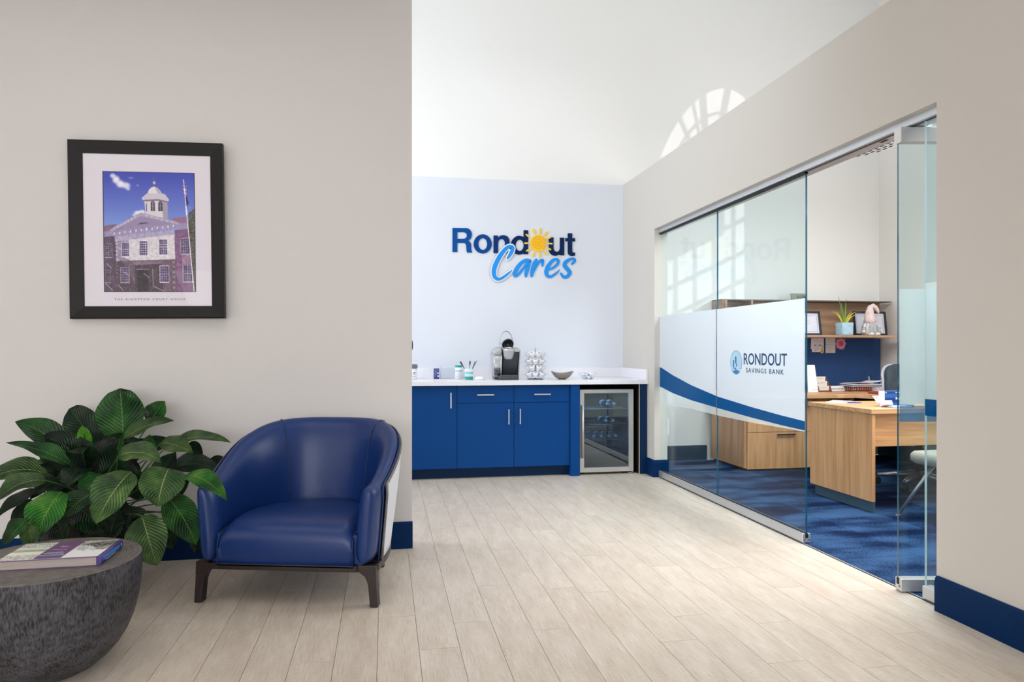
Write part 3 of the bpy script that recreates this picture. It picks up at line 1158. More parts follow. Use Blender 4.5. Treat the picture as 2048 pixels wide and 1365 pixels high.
bz = 0.003 + 0.034
for k, x in enumerate((2.008, 2.083, 2.158, 2.233)):
    bottle(x, 0.322 + bz, ['water bottle lying on the lower fridge shelf, first from the handle side', 'water bottle lying on the lower fridge shelf, second from the handle side', 'water bottle lying on the lower fridge shelf, third from the handle side', 'water bottle lying on the lower fridge shelf, farthest from the handle'][k])
for k, x in enumerate((2.131, 2.206)):
    bottle(x, 0.471 + bz, ['water bottle on the middle fridge shelf, the one nearer the handle', 'water bottle on the middle fridge shelf, the one farther from the handle'][k])
for k, x in enumerate((2.150, 2.217)):
    bottle(x, 0.624 + bz + 0.01, ['dim water bottle on the top fridge shelf, nearer the handle', 'bright water bottle on the top fridge shelf, farther from the handle'][k])

# ---- things on the counter
CZ = 0.9138
# wipes canister at the wall end
wp = thing('wipes_canister', 'white wipes canister with grey lid peeking out by the beige wall end', 'canister', (0.262, 6.93, CZ))
obj('body', MB().lathe([(0.0, 0.0), (0.048, 0.0), (0.05, 0.004), (0.05, 0.108), (0.0, 0.108)], 32), mat('white_plastic', (238, 240, 244), 0.4), wp)
obj('lid', MB().lathe([(0.052, 0.110), (0.053, 0.114), (0.053, 0.142), (0.048, 0.148), (0.0, 0.149)], 32), mat('grey_lid', (112, 118, 128), 0.5), wp)


def on_cyl(r, a0, a1, z0, z1, n=8):
    m = MB()
    m.loft([[(r * math.cos(a), r * math.sin(a), z) for a in [a0 + (a1 - a0) * k / n for k in range(n + 1)]] for z in (z0, z1)], False, False, True)
    return m


obj('label_mark', on_cyl(0.0506, -1.95, -1.62, 0.040, 0.062), mat('label_cyan', (40, 170, 220), 0.5), wp, fix=False)
obj('label_bar', on_cyl(0.0506, -1.42, -0.95, 0.062, 0.070), mat('label_navy', (14, 36, 92), 0.5), wp, fix=False)
obj('label_line', on_cyl(0.0506, -1.35, -1.0, 0.050, 0.056), mat('label_grey_blue', (130, 150, 190), 0.5), wp, fix=False)
obj('label_line', on_cyl(0.0506, -1.6, -0.95, 0.026, 0.030), mat('label_grey_blue', (130, 150, 190), 0.5), wp, fix=False)
# blue packet and acrylic box
pk = thing('tea_packet', 'upright dark blue packet with pale print next to the white napkin box', 'packet', (0.503, 6.98, CZ), 0.10)
obj('packet', MB().box(-0.026, 0.026, -0.012, 0.012, 0, 0.106), mat('indigo_card', (58, 68, 130), 0.5), pk, bev=0.002)
pm = mat('packet_pale_print', (150, 160, 205), 0.5)
ln = MB()
for zz, xa, xb in ((.088, -.02, .02), (.074, -.02, .004), (.062, -.02, .008), (.05, -.02, -.002), (.04, -.02, .002), (.028, -.02, -.006)):
    ln.box(xa, xb, -0.0126, -0.0119, zz, zz + .004)
obj('printed_lines', ln, pm, pk)
obj('printed_patch', MB().box(.006, .022, -.0126, -.0119, .052, .066).box(.008, .024, -.0126, -.0119, .02, .036), mat('packet_white_print', (220, 226, 246), 0.5), pk)
nb = thing('napkin_box', 'frosty clear box of white napkins behind the blue packet', 'box', (0.622, 7.03, CZ), 0.03)
obj('tray', MB().box(-.078, .078, -.07, .07, 0, .004).box(-.078, -.075, -.07, .07, 0, .125).box(.075, .078, -.07, .07, 0, .125).box(-.078, .078, .067, .07, 0, .125).box(-.078, .078, -.07, -.067, 0, .125), mat_film('frosty_acrylic', (240, 243, 248), 0.35, 0.6), nb)
nm = MB()
for k in range(9):
    dz = .005 + k * .0125
    nm.box(-.071 + .001 * (k % 3), .071, -.064, .063, dz, dz + .0115)
obj('napkins', nm, mat('napkin_white', (240, 242, 247), 0.8), nb, bev=0.003)
for k, (px, rz, w, d) in enumerate(((850, 0.3, .07, .045), (880, -0.15, .09, .04))):
    p = on_z(px, 760.2, CZ)
    tag(obj('paper_slip', MB().box(-w / 2, w / 2, -d / 2, d / 2, 0.0002, 0.0016 + .001 * k), mat('paper_white', (240, 240, 240), 0.7), None, (p.x, min(p.y, 6.85), CZ), (0, 0, rz)),
        ['small white paper slip lying flat by the wipes canister', 'white folded paper slip lying in front of the blue packet'][k], 'paper')
# paper cups
M_CUP = mat('paper_cup_white', (240, 242, 246), 0.55)
M_TEAL = mat('cup_teal', (18, 158, 150), 0.5)
M_LTEAL = mat('cup_light_teal', (120, 204, 208), 0.5)


def cup_body(r0, r1, h, inner=True):
    return [(0.0, 0.0), (r0, 0.0), (r1, h), (r1 - .0022, h), (r0 - .002, .004), (0.0, .004)] if inner else [(r0, 0), (r1, h)]


cs = thing('paper_cup_stack', 'tall stack of white paper cups with teal top band behind the stirrer cup', 'cups', (0.712, 6.86, CZ))
for k in range(3):
    z = k * .020
    obj('cup', MB().lathe([(0.0, z), (.040 - .001 * k, z), (.031 + .004, z + .100), (.031, z + .1), (0, z + .098)], 28), M_CUP, cs)
cr_ = lambda z: .0403 - (z) * .05
for nm_, z0, z1, mm in (('teal_band', .118, .140, M_TEAL), ('pale_band', .078, .090, M_LTEAL)):
    obj(nm_, MB().lathe([(.0402 - .0005 - .045 * max(0, z0 - .04), z0), (.0402 - .0005 - .045 * max(0, z1 - .04), z1)], 28), mm, cs, fix=False)
sp = thing('stirrer_cup', 'white paper cup with teal bands holding black utensils', 'cup', (0.800, 6.74, CZ))
obj('cup', MB().lathe([(0.0, 0.0), (.037, 0.0), (.044, .105), (.0455, .107), (.043, .108), (.036, .004), (0.0, .004)], 32), M_CUP, sp)
rc = lambda z: .0374 + z * .0667
obj('teal_band', MB().lathe([(rc(0.002), .002), (rc(.032), .032)], 32), M_TEAL, sp, fix=False)
obj('pale_band', MB().lathe([(rc(.058), .058), (rc(.076), .076)], 32), M_LTEAL, sp, fix=False)
M_UT = mat('black_plastic', (34, 38, 44), 0.4)
for k, (dx, dz, dy, wd) in enumerate(((-.085, .175, .01, .012), (-.076, .172, .03, .010), (.012, .180, .012, .014), (.060, .178, .0, .006), (.076, .182, .02, .006))):
    base = Vector((dx * -.15, dy * .2, .012))
    tip = Vector((dx, dy, dz))
    m = MB().tube([base, base.lerp(tip, .55), base.lerp(tip, .7), tip], [.0022, .0024, .0026, .003], 6)
    ax = (tip - base).normalized()
    sx = ax.cross(Vector((0, 1, 0))).normalized()
    m.prism([(-.003, -.045), (.003, -.045), (wd / 2, -.02), (wd / 2 * .9, .0), (-wd / 2 * .9, .0), (-wd / 2, -.02)], (tip + ax * .002 + Vector((0, -.001, 0)), sx, ax), .002)
    tag(obj('plastic_utensil', m, M_UT, None, (0.800, 6.74, CZ)),
        ['black utensil leaning out of the cup, farthest toward the beige wall', 'black utensil leaning left in the cup, just inside the outermost', 'wide black utensil standing upright in the middle of the cup', 'thin black stirrer leaning right in the cup, the shorter one', 'thin black stirrer leaning right, outermost toward the coffee maker'][k], 'utensil', 'black utensils in the paper cup')
ld = thing('cup_lid_pile', 'low white dish of cup lids between the stirrer cup and coffee maker', 'dish', (0.898, 6.70, CZ))
obj('dish', MB().lathe([(0.0, 0.0), (.05, 0.0), (.058, .006), (.060, .010), (.056, .010), (.048, .004), (0, .004)], 32), mat('dish_white', (240, 243, 248), 0.35), ld)
obj('lid', MB().lathe([(.044, .008), (.046, .012), (.044, .022), (.038, .027), (.036, .032), (.0, .032)], 32), mat('lid_white', (244, 246, 250), 0.35), ld)

# ---- coffee maker
cm = thing('coffee_maker', 'silver and black pod coffee maker with its lid open', 'coffee maker', (1.168, 6.79, CZ), -0.03)
M_SIL = mat('silver_plastic', (186, 187, 190), 0.3, 0.4)
M_BK = mat('black_gloss_plastic', (38, 41, 46), 0.28)
M_BK2 = mat('charcoal_plastic', (58, 61, 66), 0.42)
M_TANK = mat_glass('tank_smoke', (150, 158, 166), 1.2, 0.02, 0.06)


def rrect(x0, x1, y0, y1, r, n=5):
    pts = []
    for cx, cy, a0 in ((x1 - r, y1 - r, 0), (x0 + r, y1 - r, PI / 2), (x0 + r, y0 + r, PI), (x1 - r, y0 + r, 1.5 * PI)):
        pts += [(cx + r * math.cos(a0 + k * PI / 2 / n), cy + r * math.sin(a0 + k * PI / 2 / n)) for k in range(n + 1)]
    return pts


def body_loft(levels):
    return MB().loft([[(p[0], p[1], z) for p in rrect(x0, x1, y0, y1, r)] for z, x0, x1, y0, y1, r in levels], True, True, True)


# black main tower (rear and right), flares slightly upwards
obj('tower', body_loft([(0.0, -.038, .118, -.02, .15, .02), (.02, -.040, .121, -.02, .15, .02), (.25, -.040, .134, -.04, .15, .03), (.288, -.04, .136, -.06, .15, .03), (.305, -.03, .130, -.06, .145, .03)]), M_BK, cm)
obj('front_plate', body_loft([(.03, -.036, .112, -.035, .0, .012), (.24, -.036, .126, -.055, .0, .014), (.286, -.034, .128, -.075, .0, .02)]), M_BK2, cm)
obj('side_trim', body_loft([(0.0, .112, .122, -.06, .145, .004), (.25, .126, .137, -.07, .148, .004), (.29, .126, .137, -.08, .148, .004)]), M_SIL, cm)
# drip tray
obj('drip_tray', body_loft([(0.0, -.085, .112, -.12, .0, .03), (.004, -.088, .115, -.123, .0, .03), (.038, -.084, .113, -.12, .0, .03), (.042, -.08, .110, -.116, .0, .03)]), M_BK2, cm)
tg = MB()
for k in range(9):
    tg.box(-.06 + k * .019, -.052 + k * .019, -.105, -.02, .042, .0445)
obj('tray_grille', tg, M_SIL, cm)
# water tank on the left
obj('water_tank', body_loft([(.03, -.122, -.050, -.075, .14, .018), (.13, -.128, -.047, -.078, .14, .018), (.245, -.133, -.046, -.08, .14, .018)]), M_SIL, cm)
obj('tank_window', body_loft([(.04, -.121, -.058, -.0785, -.07, .004), (.115, -.125, -.056, -.0815, -.073, .004)]), M_TANK, cm)
obj('tank_base', body_loft([(0.0, -.112, -.048, -.07, .14, .018), (.03, -.119, -.047, -.075, .14, .018)]), M_BK, cm)
obj('tank_strip', body_loft([(.03, -.062, -.052, -.086, -.075, .003), (.245, -.058, -.046, -.088, -.075, .003)]), M_STEEL, cm)
obj('tank_lid', body_loft([(.25, -.134, -.046, -.088, .14, .02), (.268, -.136, -.044, -.09, .14, .02), (.300, -.120, -.040, -.07, .13, .03), (.318, -.100, -.036, -.04, .11, .03), (.322, -.08, -.036, -.02, .09, .02)]), M_SIL, cm)
obj('control_panel', body_loft([(.27, .066, .136, -.09, .06, .02), (.286, .066, .137, -.09, .06, .02), (.305, .066, .126, -.06, .06, .02), (.316, .066, .105, -.03, .05, .015)]), M_SIL, cm)
bt = MB()
for bx, by in ((.088, -.062), (.104, -.066), (.118, -.06)):
    bt.lathe([(.006, 0), (.006, .002), (0, .0024)], 12, (bx, by, .292 + (.014 if by > -.06 else .008)))
obj('buttons', bt, M_BK2, cm)
# brew head: tilted funnel with pod holder
hd = obj('brew_head', MB().lathe([(0.0, 0.0), (.036, .0), (.044, .01), (.058, .085), (.060, .098), (.052, .100), (.046, .085), (.02, .075), (0.0, .075)], 32), M_SIL, cm, (.016, -.085, .205), (math.radians(14), 0, 0))
obj('pod_ring', MB().lathe([(.038, .098), (.041, .104), (.047, .104), (.049, .098)], 32).lathe([(.028, .094), (.030, .100), (.034, .100), (.036, .094)], 32), M_STEEL, hd)
obj('pod_hole', MB().lathe([(0.0, .096), (.027, .096), (.030, .09)], 24), M_BK, hd)
# open lid: thick shell tipped back
lid = obj('brew_lid', MB().lathe([(0.0, .050), (.035, .048), (.052, .036), (.057, .02), (.058, .0), (.05, -.004), (.046, .01), (0.0, .014)], 32), M_BK, cm, (.020, -.02, .343), (math.radians(-62), 0, math.radians(4)))
obj('lid_rim', MB().lathe([(.0585, .004), (.060, .008), (.0595, .022), (.0575, .026)], 32), M_SIL, lid)
obj('lid_needle', MB().cyl((0, 0, .012), (0, 0, -.012), .004, .002, 8), M_STEEL, lid)
hp = [Vector((.014 + .060 * math.cos(a), .0 + .035 * (a / PI) * 0, .372 + .105 * math.sin(a))) for a in [-.25 + (PI + .5) * k / 22 for k in range(23)]]
hl = MB()
hl.loft([[p + Vector((0, -.016, 0)), p + Vector((0, .016, 0)), p * 1.0 + (p - Vector((.014, 0, .372))).normalized() * .007 + Vector((0, .016, 0)), p + (p - Vector((.014, 0, .372))).normalized() * .007 + Vector((0, -.016, 0))] for p in hp], True, True, True)
obj('lid_handle', hl, M_SIL, cm, (0, .01, 0), (math.radians(-8), 0, 0))

# ---- carousel with pods
kx, ky = 1.452, 6.72
ca = thing('pod_carousel', 'chrome wire carousel holding white coffee pods', 'carousel', (kx, ky, CZ))
M_CHR = mat('chrome', (196, 202, 208), 0.14, 0.95)
M_CHRD = mat('chrome_base', (120, 128, 136), 0.2, 0.9)
obj('base', MB().lathe([(0, 0), (.078, 0), (.081, .004), (.078, .009), (.02, .012), (0, .012)], 36), M_CHRD, ca)
obj('column', MB().cyl((0, 0, .01), (0, 0, .290), .007, n=12), M_CHR, ca)
obj('knob', MB().lathe([(0, 0), (.005, 0), (.004, .006), (.0095, .012), (.008, .02), (0, .022)], 14, (0, 0, .286)), M_CHR, ca)
pod_me = MB().lathe([(0.0, 0.0), (.0165, 0.0), (.018, .002), (.0222, .040), (.0222, .0405), (.0, .0405)], 16).mesh('cup', mat('pod_white_plastic', (232, 236, 242), 0.45))
lid_me = MB().lathe([(.0222, .0400), (.0250, .0405), (.0250, .042), (0, .0425)], 16).mesh('foil_lid', mat('pod_foil', (236, 236, 238), 0.4))
m_logo = mat('pod_print_red', (196, 120, 104), 0.5)
lg = MB()
lg.box(-.010, .010, -.0015, .0015, .0428, .0432).box(-.008, .006, .004, .007, .0428, .0432)
logo_me = lg.mesh('lid_print', m_logo)
m_logo2 = MB().box(-.011, .009, -.006, -.003, .0428, .0432).mesh('lid_print', mat('pod_print_brown', (108, 96, 96), 0.5))
for me in (pod_me, lid_me, logo_me, m_logo2):
    fix_normals(me)
tier = ['top', 'second', 'third', 'bottom']
proto = None
for ti, z in enumerate((.238, .174, .110, .046)):
    rg = MB()
    NP = 8
    for k in range(NP):
        a = 2 * PI * (k + .5 * (ti % 2)) / NP + .2
        d = Vector((math.cos(a), math.sin(a), 0))
        tilt = math.radians(38)
        ax = d * math.sin(tilt) + Vector((0, 0, 1)) * math.cos(tilt)
        c = d * .062 + Vector((0, 0, z - .014))
        t = Vector((0, 0, 1)).cross(ax).normalized()
        u = ax.cross(t)
        q = c + ax * .036
        ring = [q + (t * math.cos(w) + u * math.sin(w)) * .0236 for w in [2 * PI * i / 14 for i in range(14)]]
        rg.tube(ring, .0012, 5, closed=True)
        rg.tube([Vector((0, 0, z - .02)), c + ax * .036 - u * .0236 * (1 if u.z > 0 else -1)], .0013, 5)
        if proto is None:
            o = thing('coffee_pod', '', 'coffee pod')
            link('cup', pod_me, o)
            link('foil_lid', lid_me, o)
            link('lid_print', logo_me, o)
            link('lid_print', m_logo2, o)
            proto = o
        else:
            o = copy_tree(proto)
        tag(o, 'white coffee pod in the %s tier of the chrome wire carousel' % tier[ti], 'coffee pod', 'coffee pods in the %s tier' % tier[ti])
        o.location = Vector((kx, ky, CZ)) + c - ax * .004
        o.scale = (1.16, 1.16, 1.16)
        o.rotation_euler = Matrix((t, u, ax)).transposed().to_euler()
    obj('ring_tier', rg, M_CHR, ca)

# ---- bowls
sb = thing('silver_bowl', 'hammered silver leaf-edged bowl beside the pod carousel', 'bowl', (1.716, 6.69, CZ))


def leafbowl(u, v):
    a = 2 * PI * u
    r = .036 + (.108 - .036) * v ** .8
    wob = 1 + .05 * v * math.cos(5 * a) + .02 * v * math.cos(11 * a + 1)
    z = .006 + .064 * v ** 1.6 + .010 * v * v * math.cos(2 * a + .3)
    return (r * wob * math.cos(a), r * wob * math.sin(a), z)


bo = obj('bowl', MB().grid(leafbowl, 48, 12).lathe([(0, .006), (.036, .006)], 48), mat('hammered_silver', (150, 143, 132), 0.3, 0.8, bump=(70, 0.5)), sb)
sd = bo.modifiers.new('thickness', 'SOLIDIFY')
sd.thickness = .003
obj('foot', MB().lathe([(.034, 0), (.036, .002), (.034, .008)], 32), mat('bowl_foot', (120, 112, 102), 0.35, 0.8), sb)
cb_ = thing('clear_bowl', 'clear plastic bowl of white creamers near the counter end', 'bowl', (1.972, 6.68, CZ))
obj('bowl', MB().lathe([(0, 0), (.055, 0), (.060, .003), (.094, .066), (.098, .067), (.092, .064), (.058, .006), (0, .004)], 36), mat_glass('clear_plastic', (253, 254, 255), 0.35), cb_)
rnd = random.Random(5)
M_CRM = mat('creamer_white', (238, 240, 246), 0.5)
cr_me = MB().lathe([(0, 0), (.013, 0), (.017, .020), (.020, .021), (.020, .023), (0, .0235)], 16).mesh('creamer_cup', M_CRM)
fix_normals(cr_me)
cpos = [(-.036, -.02, .006), (.0, -.036, .006), (.036, -.018, .006), (-.022, .022, .006), (.02, .024, .006), (.0, -.002, .012), (-.045, .004, .026), (.042, .006, .027), (-.018, -.03, .030), (.020, -.03, .030), (.0, .012, .036), (-.024, .004, .038), (.025, .0, .04)]
for k, p in enumerate(cpos):
    o = link('creamer_cup', cr_me, None, (1.972 + p[0], 6.68 + p[1], CZ + p[2]), (rnd.uniform(-.5, .5), rnd.uniform(-.5, .5), rnd.uniform(0, 6)))
    tag(o, 'small white creamer cup in the clear plastic bowl', 'creamer', 'creamers in the clear bowl')
# switch on the end of the beige wall
sw = thing('wall_switch', 'dark switch plate on the edge of the beige wall end', 'switch', (0.161, 4.36, 1.225))
obj('plate', MB().box(0, .006, -.036, .036, -.022, .034), mat('switch_bronze', (70, 64, 58), 0.4, .4), sw, bev=.0015)
obj('rocker', MB().box(.006, .009, -.012, .012, -.012, .02), mat('switch_dark', (48, 44, 40), 0.4, .3), sw)

from mathutils.geometry import convex_hull_2d
# ================================================================== SIGN ON THE ACCENT WALL
SY = 7.166
sg = thing('wall_sign', 'raised wall sign with navy and light blue lettering and a yellow sun', 'sign', (0, 0, 0))


def sp2(cx, cy, ox, oy):
    """crop pixel of the studied sign -> (x, z) on the wall"""
    p = on_y(ox + cx / 10.5, oy + cy / 10.5, SY)
    return (p.x, p.z)


A8 = lambda pts: [sp2(x, y, 900, 440) for x, y in pts]
A7 = lambda pts: [sp2(x, y, 1030, 440) for x, y in pts]


def smooth_poly(pts, n=6, closed=True):
    """Catmull-Rom through the points; a point repeated stays a corner."""
    P = [Vector((p[0], p[1])) for p in pts]
    out = []
    N = len(P)
    for i in range(N if closed else N - 1):
        p1, p2 = P[i], P[(i + 1) % N]
        p0 = P[i - 1] if closed or i > 0 else p1
        p3 = P[(i + 2) % N] if closed or i + 2 < N else p2
        for k in range(n):
            t = k / n
            q = 0.5 * ((2 * p1) + (p2 - p0) * t + (2 * p0 - 5 * p1 + 4 * p2 - p3) * t * t + (3 * p1 - p0 - 3 * p2 + p3) * t ** 3)
            out.append((q.x, q.y))
    if not closed:
        out.append((P[-1].x, P[-1].y))
    return out


def ellipse_pts(cx, cy, rx, ry, n=40):
    return [(cx + rx * math.cos(2 * PI * k / n), cy + ry * math.sin(2 * PI * k / n)) for k in range(n)]


def sign_frame(y):
    return ((0, y, 0), (1, 0, 0), (0, 0, 1))       # normal = x cross z = -y, towards the room


M_N = {k: mat('sign_blue_' + k, c, 0.5, spec=0.15) for k, c in dict(R=(0, 76, 152), o=(0, 66, 140), n=(0, 48, 112), d=(0, 36, 88), u=(2, 36, 80), t=(4, 40, 84)).items()}
M_HALO = mat('sign_white_edge', (236, 242, 250), 0.4)
arc = lambda cx, cy, rx, ry, a0, a1, n=10: [(cx + rx * math.cos(math.radians(a0 + (a1 - a0) * k / n)), cy + ry * math.sin(math.radians(a0 + (a1 - a0) * k / n))) for k in range(n + 1)]
GL = {}
GL['R'] = (A8, [[(50, 172), (330, 177)] + arc(340, 312, 116, 134, -80, 62, 12) + [(384, 442)] + arc(356, 520, 84, 78, -70, 0, 6) + [(444, 630), (462, 690), (356, 687), (345, 650), (341, 580)] + arc(285, 555, 54, 70, 0, -90, 6) + [(152, 484), (152, 678), (50, 676)],
                [(152, 258), (282, 261)] + arc(284, 331, 68, 70, -80, 80, 10) + [(152, 402)]])
GL['o'] = (A8, [ellipse_pts(685, 508, 190, 200), ellipse_pts(686, 510, 92, 124)])
GL['n'] = (A8, [[(912, 330), (1005, 333), (1005, 384)] + arc(1115, 448, 132, 124, 215, 360, 12) + [(1247, 710), (1150, 708), (1150, 500)] + arc(1080, 490, 71, 88, 0, -180, 10) + [(1006, 702), (912, 700)]])
GL['d'] = (A8, [[(1543, 220), (1638, 222), (1638, 722), (1546, 720), (1543, 690)] + arc(1448, 535, 172, 197, 50, 310, 26) + [(1543, 390)], ellipse_pts(1460, 537, 84, 118)])
GL['u'] = (A7, [[(705, 370), (805, 372), (805, 590)] + arc(872, 590, 67, 84, 180, 0, 10) + [(940, 378), (1030, 380), (1030, 748), (945, 745), (942, 702)] + arc(842, 620, 137, 136, 42, 180, 12)])
GL['t'] = (A7, [[(1105, 285), (1197, 285), (1197, 388), (1257, 390), (1257, 455), (1197, 455), (1197, 650), (1202, 680), (1225, 692), (1257, 690), (1257, 755), (1190, 760), (1138, 748), (1110, 712), (1105, 670), (1105, 455), (1055, 452), (1055, 388), (1105, 388)]])
for k, (fn, outs) in GL.items():
    tag(flat('letter', [fn(q) for q in outs], 0.012, sign_frame(SY), M_N[k], sg), 'raised navy letter %s' % k)


def stroke_mesh(pts, fn, y, depth, grow=0.0, n=7, m=None, mb=None):
    """The brush stroke as a clean ribbon solid (quads), safe where it turns sharply."""
    q = smooth_poly([(p[0], p[1]) for p in pts], n, closed=False)
    w = []
    for i in range(len(pts) - 1):
        for k in range(n):
            w.append(pts[i][2] + (pts[i + 1][2] - pts[i][2]) * k / n)
    w.append(pts[-1][2])
    mb = mb or MB()
    for i in range(len(q) - 1):
        pts2 = []
        for e in (i, i + 1):
            h = w[e] / 2 + grow
            pts2 += [(q[e][0] + h * math.cos(2 * PI * k / 16), q[e][1] + h * math.sin(2 * PI * k / 16)) for k in range(16)]
        hull = [pts2[j] for j in convex_hull_2d([Vector(p) for p in pts2])]
        hp = fn(hull)
        dd = depth + 2e-5 * (i % 9)
        mb.loft([[(p[0], y, p[1]) for p in hp], [(p[0], y - dd, p[1]) for p in hp]], True, True, False)
    return mb


M_SKY = mat('sign_light_blue', (40, 148, 236), 0.5, spec=0.2)
CARES = dict(
    C=(A8, [[(1205, 815, 40), (1250, 745, 66), (1296, 655, 78), (1305, 590, 76), (1255, 562, 62), (1165, 612, 78), (1040, 770, 92), (945, 960, 96), (915, 1110, 92), (940, 1210, 78), (1010, 1252, 58), (1105, 1215, 56), (1210, 1135, 46), (1292, 1066, 14)]]),
    a=(A8, [[(1668, 880, 66), (1615, 846, 62), (1520, 888, 74), (1420, 1000, 88), (1362, 1120, 88), (1370, 1180, 60), (1432, 1150, 56), (1530, 1030, 52), (1640, 885, 62)], [(1665, 862, 76), (1632, 1000, 86), (1600, 1120, 80), (1590, 1188, 48)]]),
    r=(A7, [[(442, 848, 62), (404, 930, 86), (364, 1080, 88), (347, 1180, 56)], [(392, 1070, 50), (450, 960, 56), (520, 870, 60), (575, 850, 58), (580, 905, 58), (572, 972, 34)]]),
    e=(A7, [[(700, 1052, 36), (800, 1008, 50), (885, 935, 64), (904, 866, 62), (858, 828, 54), (775, 870, 70), (690, 985, 88), (656, 1100, 88), (682, 1178, 70), (755, 1192, 58), (848, 1132, 46), (928, 1058, 18)]]),
    s=(A7, [[(1190, 928, 42), (1244, 878, 54), (1246, 830, 50), (1165, 826, 58), (1062, 890, 80), (1040, 965, 84), (1100, 1040, 82), (1142, 1110, 84), (1104, 1182, 74), (1030, 1206, 62), (978, 1155, 50), (962, 1125, 36)]]))
for k, (fn, sts) in CARES.items():
    mb = MB()
    for s_ in sts:
        stroke_mesh(s_, fn, SY - 0.0125 if k == 'C' else SY - 0.001, 0.009, mb=mb)
    L_ = tag(obj('script_letter', mb, M_SKY, sg), 'light blue brush-script letter %s' % k)
    if k == 'C':
        hb = MB()
        for s_ in sts:
            stroke_mesh(s_, fn, SY - 0.0122, 0.004, grow=26, mb=hb)
        obj('letter_outline', hb, M_HALO, L_)
M_SUN = mat('sign_sun_yellow', (250, 200, 20), 0.45)
M_SUN2 = mat('sign_sun_orange', (240, 172, 8), 0.45)
M_RAY = mat('sign_ray_yellow', (252, 206, 40), 0.45)
sund = flat('sun_disc', [A7(ellipse_pts(487, 495, 168, 176, 48))], 0.012, sign_frame(SY), M_SUN, sg)
spi = []
for k in range(120):
    a = 2 * PI * k / 40 + 1.2
    r = 12 + 138 * k / 120
    spi.append((487 + r * math.cos(a), 495 + r * 1.04 * math.sin(a), 15))
obj('sun_spiral', stroke_mesh(spi[::2], A7, SY - 0.0118, 0.0025, n=3), M_SUN2, sund)
for x0, y0, x1, y1 in ((375, 212, 405, 288), (522, 195, 518, 288), (655, 262, 615, 330), (742, 368, 662, 408), (768, 505, 706, 500), (738, 628, 682, 598), (655, 730, 612, 668), (515, 770, 518, 702), (362, 765, 395, 695), (242, 655, 308, 620), (200, 496, 270, 496), (234, 316, 290, 362)):
    obj('sun_ray', stroke_mesh([(x0, y0, 34), ((x0 + x1) / 2, (y0 + y1) / 2, 34), (x1, y1, 32)], A7, SY - 0.0001, 0.0165, n=3), M_RAY, sg)
# ================================================================== ARMCHAIR
CHX, CHY, CHR = -0.4665, 3.46, -math.atan2(0.223, 0.859)
ch = thing('armchair', 'blue leather barrel armchair with pale fabric outer back and dark wooden legs', 'armchair', (CHX, CHY, 0), CHR)


def mat_leather():
    m = mat('blue_leather', (8, 45, 106), 0.38, spec=0.5)
    nt = m.node_tree
    N, L = nt.nodes, nt.links
    b = N['Principled BSDF']
    tc = N.new('ShaderNodeTexCoord')
    n1 = N.new('ShaderNodeTexNoise')
    n1.inputs['Scale'].default_value = 420
    n1.inputs['Detail'].default_value = 2
    n2 = N.new('ShaderNodeTexNoise')
    n2.inputs['Scale'].default_value = 7
    n2.inputs['Detail'].default_value = 3
    L.new(tc.outputs['Object'], n1.inputs['Vector'])
    L.new(tc.outputs['Object'], n2.inputs['Vector'])
    b1 = N.new('ShaderNodeBump')
    b1.inputs['Strength'].default_value = 0.06
    b1.inputs['Distance'].default_value = 0.002
    b2 = N.new('ShaderNodeBump')
    b2.inputs['Strength'].default_value = 0.16
    b2.inputs['Distance'].default_value = 0.02
    L.new(n1.outputs['Fac'], b1.inputs['Height'])
    L.new(n2.outputs['Fac'], b2.inputs['Height'])
    L.new(b1.outputs[0], b2.inputs['Normal'])
    L.new(b2.outputs[0], b.inputs['Normal'])
    return m


M_LEA = mat_leather()
M_FAB = mat('pale_grey_fabric', (216, 220, 230), 0.9, bump=(500, 0.2), sheen=0.2)
M_WELT = mat('grey_herringbone', (150, 146, 146), 0.9, vary=(260, (96, 92, 92)), bump=(300, 0.4))
M_LEG = mat('dark_walnut', (44, 32, 32), 0.4, vary=(18, (34, 24, 24), (8, 8, 1)))
M_SEAM = mat('leather_seam', (18, 40, 84), 0.5)
CA, CB, CN = 0.375, 0.635, 2.7
SHX = 0.020
Z0 = 0.195


def sm(t):
    t = max(0.0, min(1.0, t))
    return t * t * (3 - 2 * t)


def uplan(u):
    """u 0..1 from the left arm front round the back to the right arm front -> centre point, outward normal."""
    ph = PI - PI * u
    c, s = math.cos(ph), math.sin(ph)
    p = Vector((math.copysign(abs(c) ** (2 / CN), c) * CA, abs(s) ** (2 / CN) * CB))
    return p


def uframe(u):
    e = 0.002
    a, b = uplan(max(0, u - e)), uplan(min(1, u + e))
    t = (b - a).normalized()
    return uplan(u), Vector((-t.y, t.x)) if False else Vector((t.y, -t.x)) * -1


def top_h(u):
    """arm front 0.52 rising to 0.825 at the middle of the back"""
    p = uplan(u)
    y = p.y / CB
    return 0.572 + 0.250 * sm((y - 0.02) / 0.98) ** 0.85


US = [0.5 - 0.5 * math.cos(PI * k / 60) for k in range(61)]
# section: (offset outwards, height key) height key <0: absolute fraction between Z0 and top; listed inside bottom -> over the top -> outside bottom


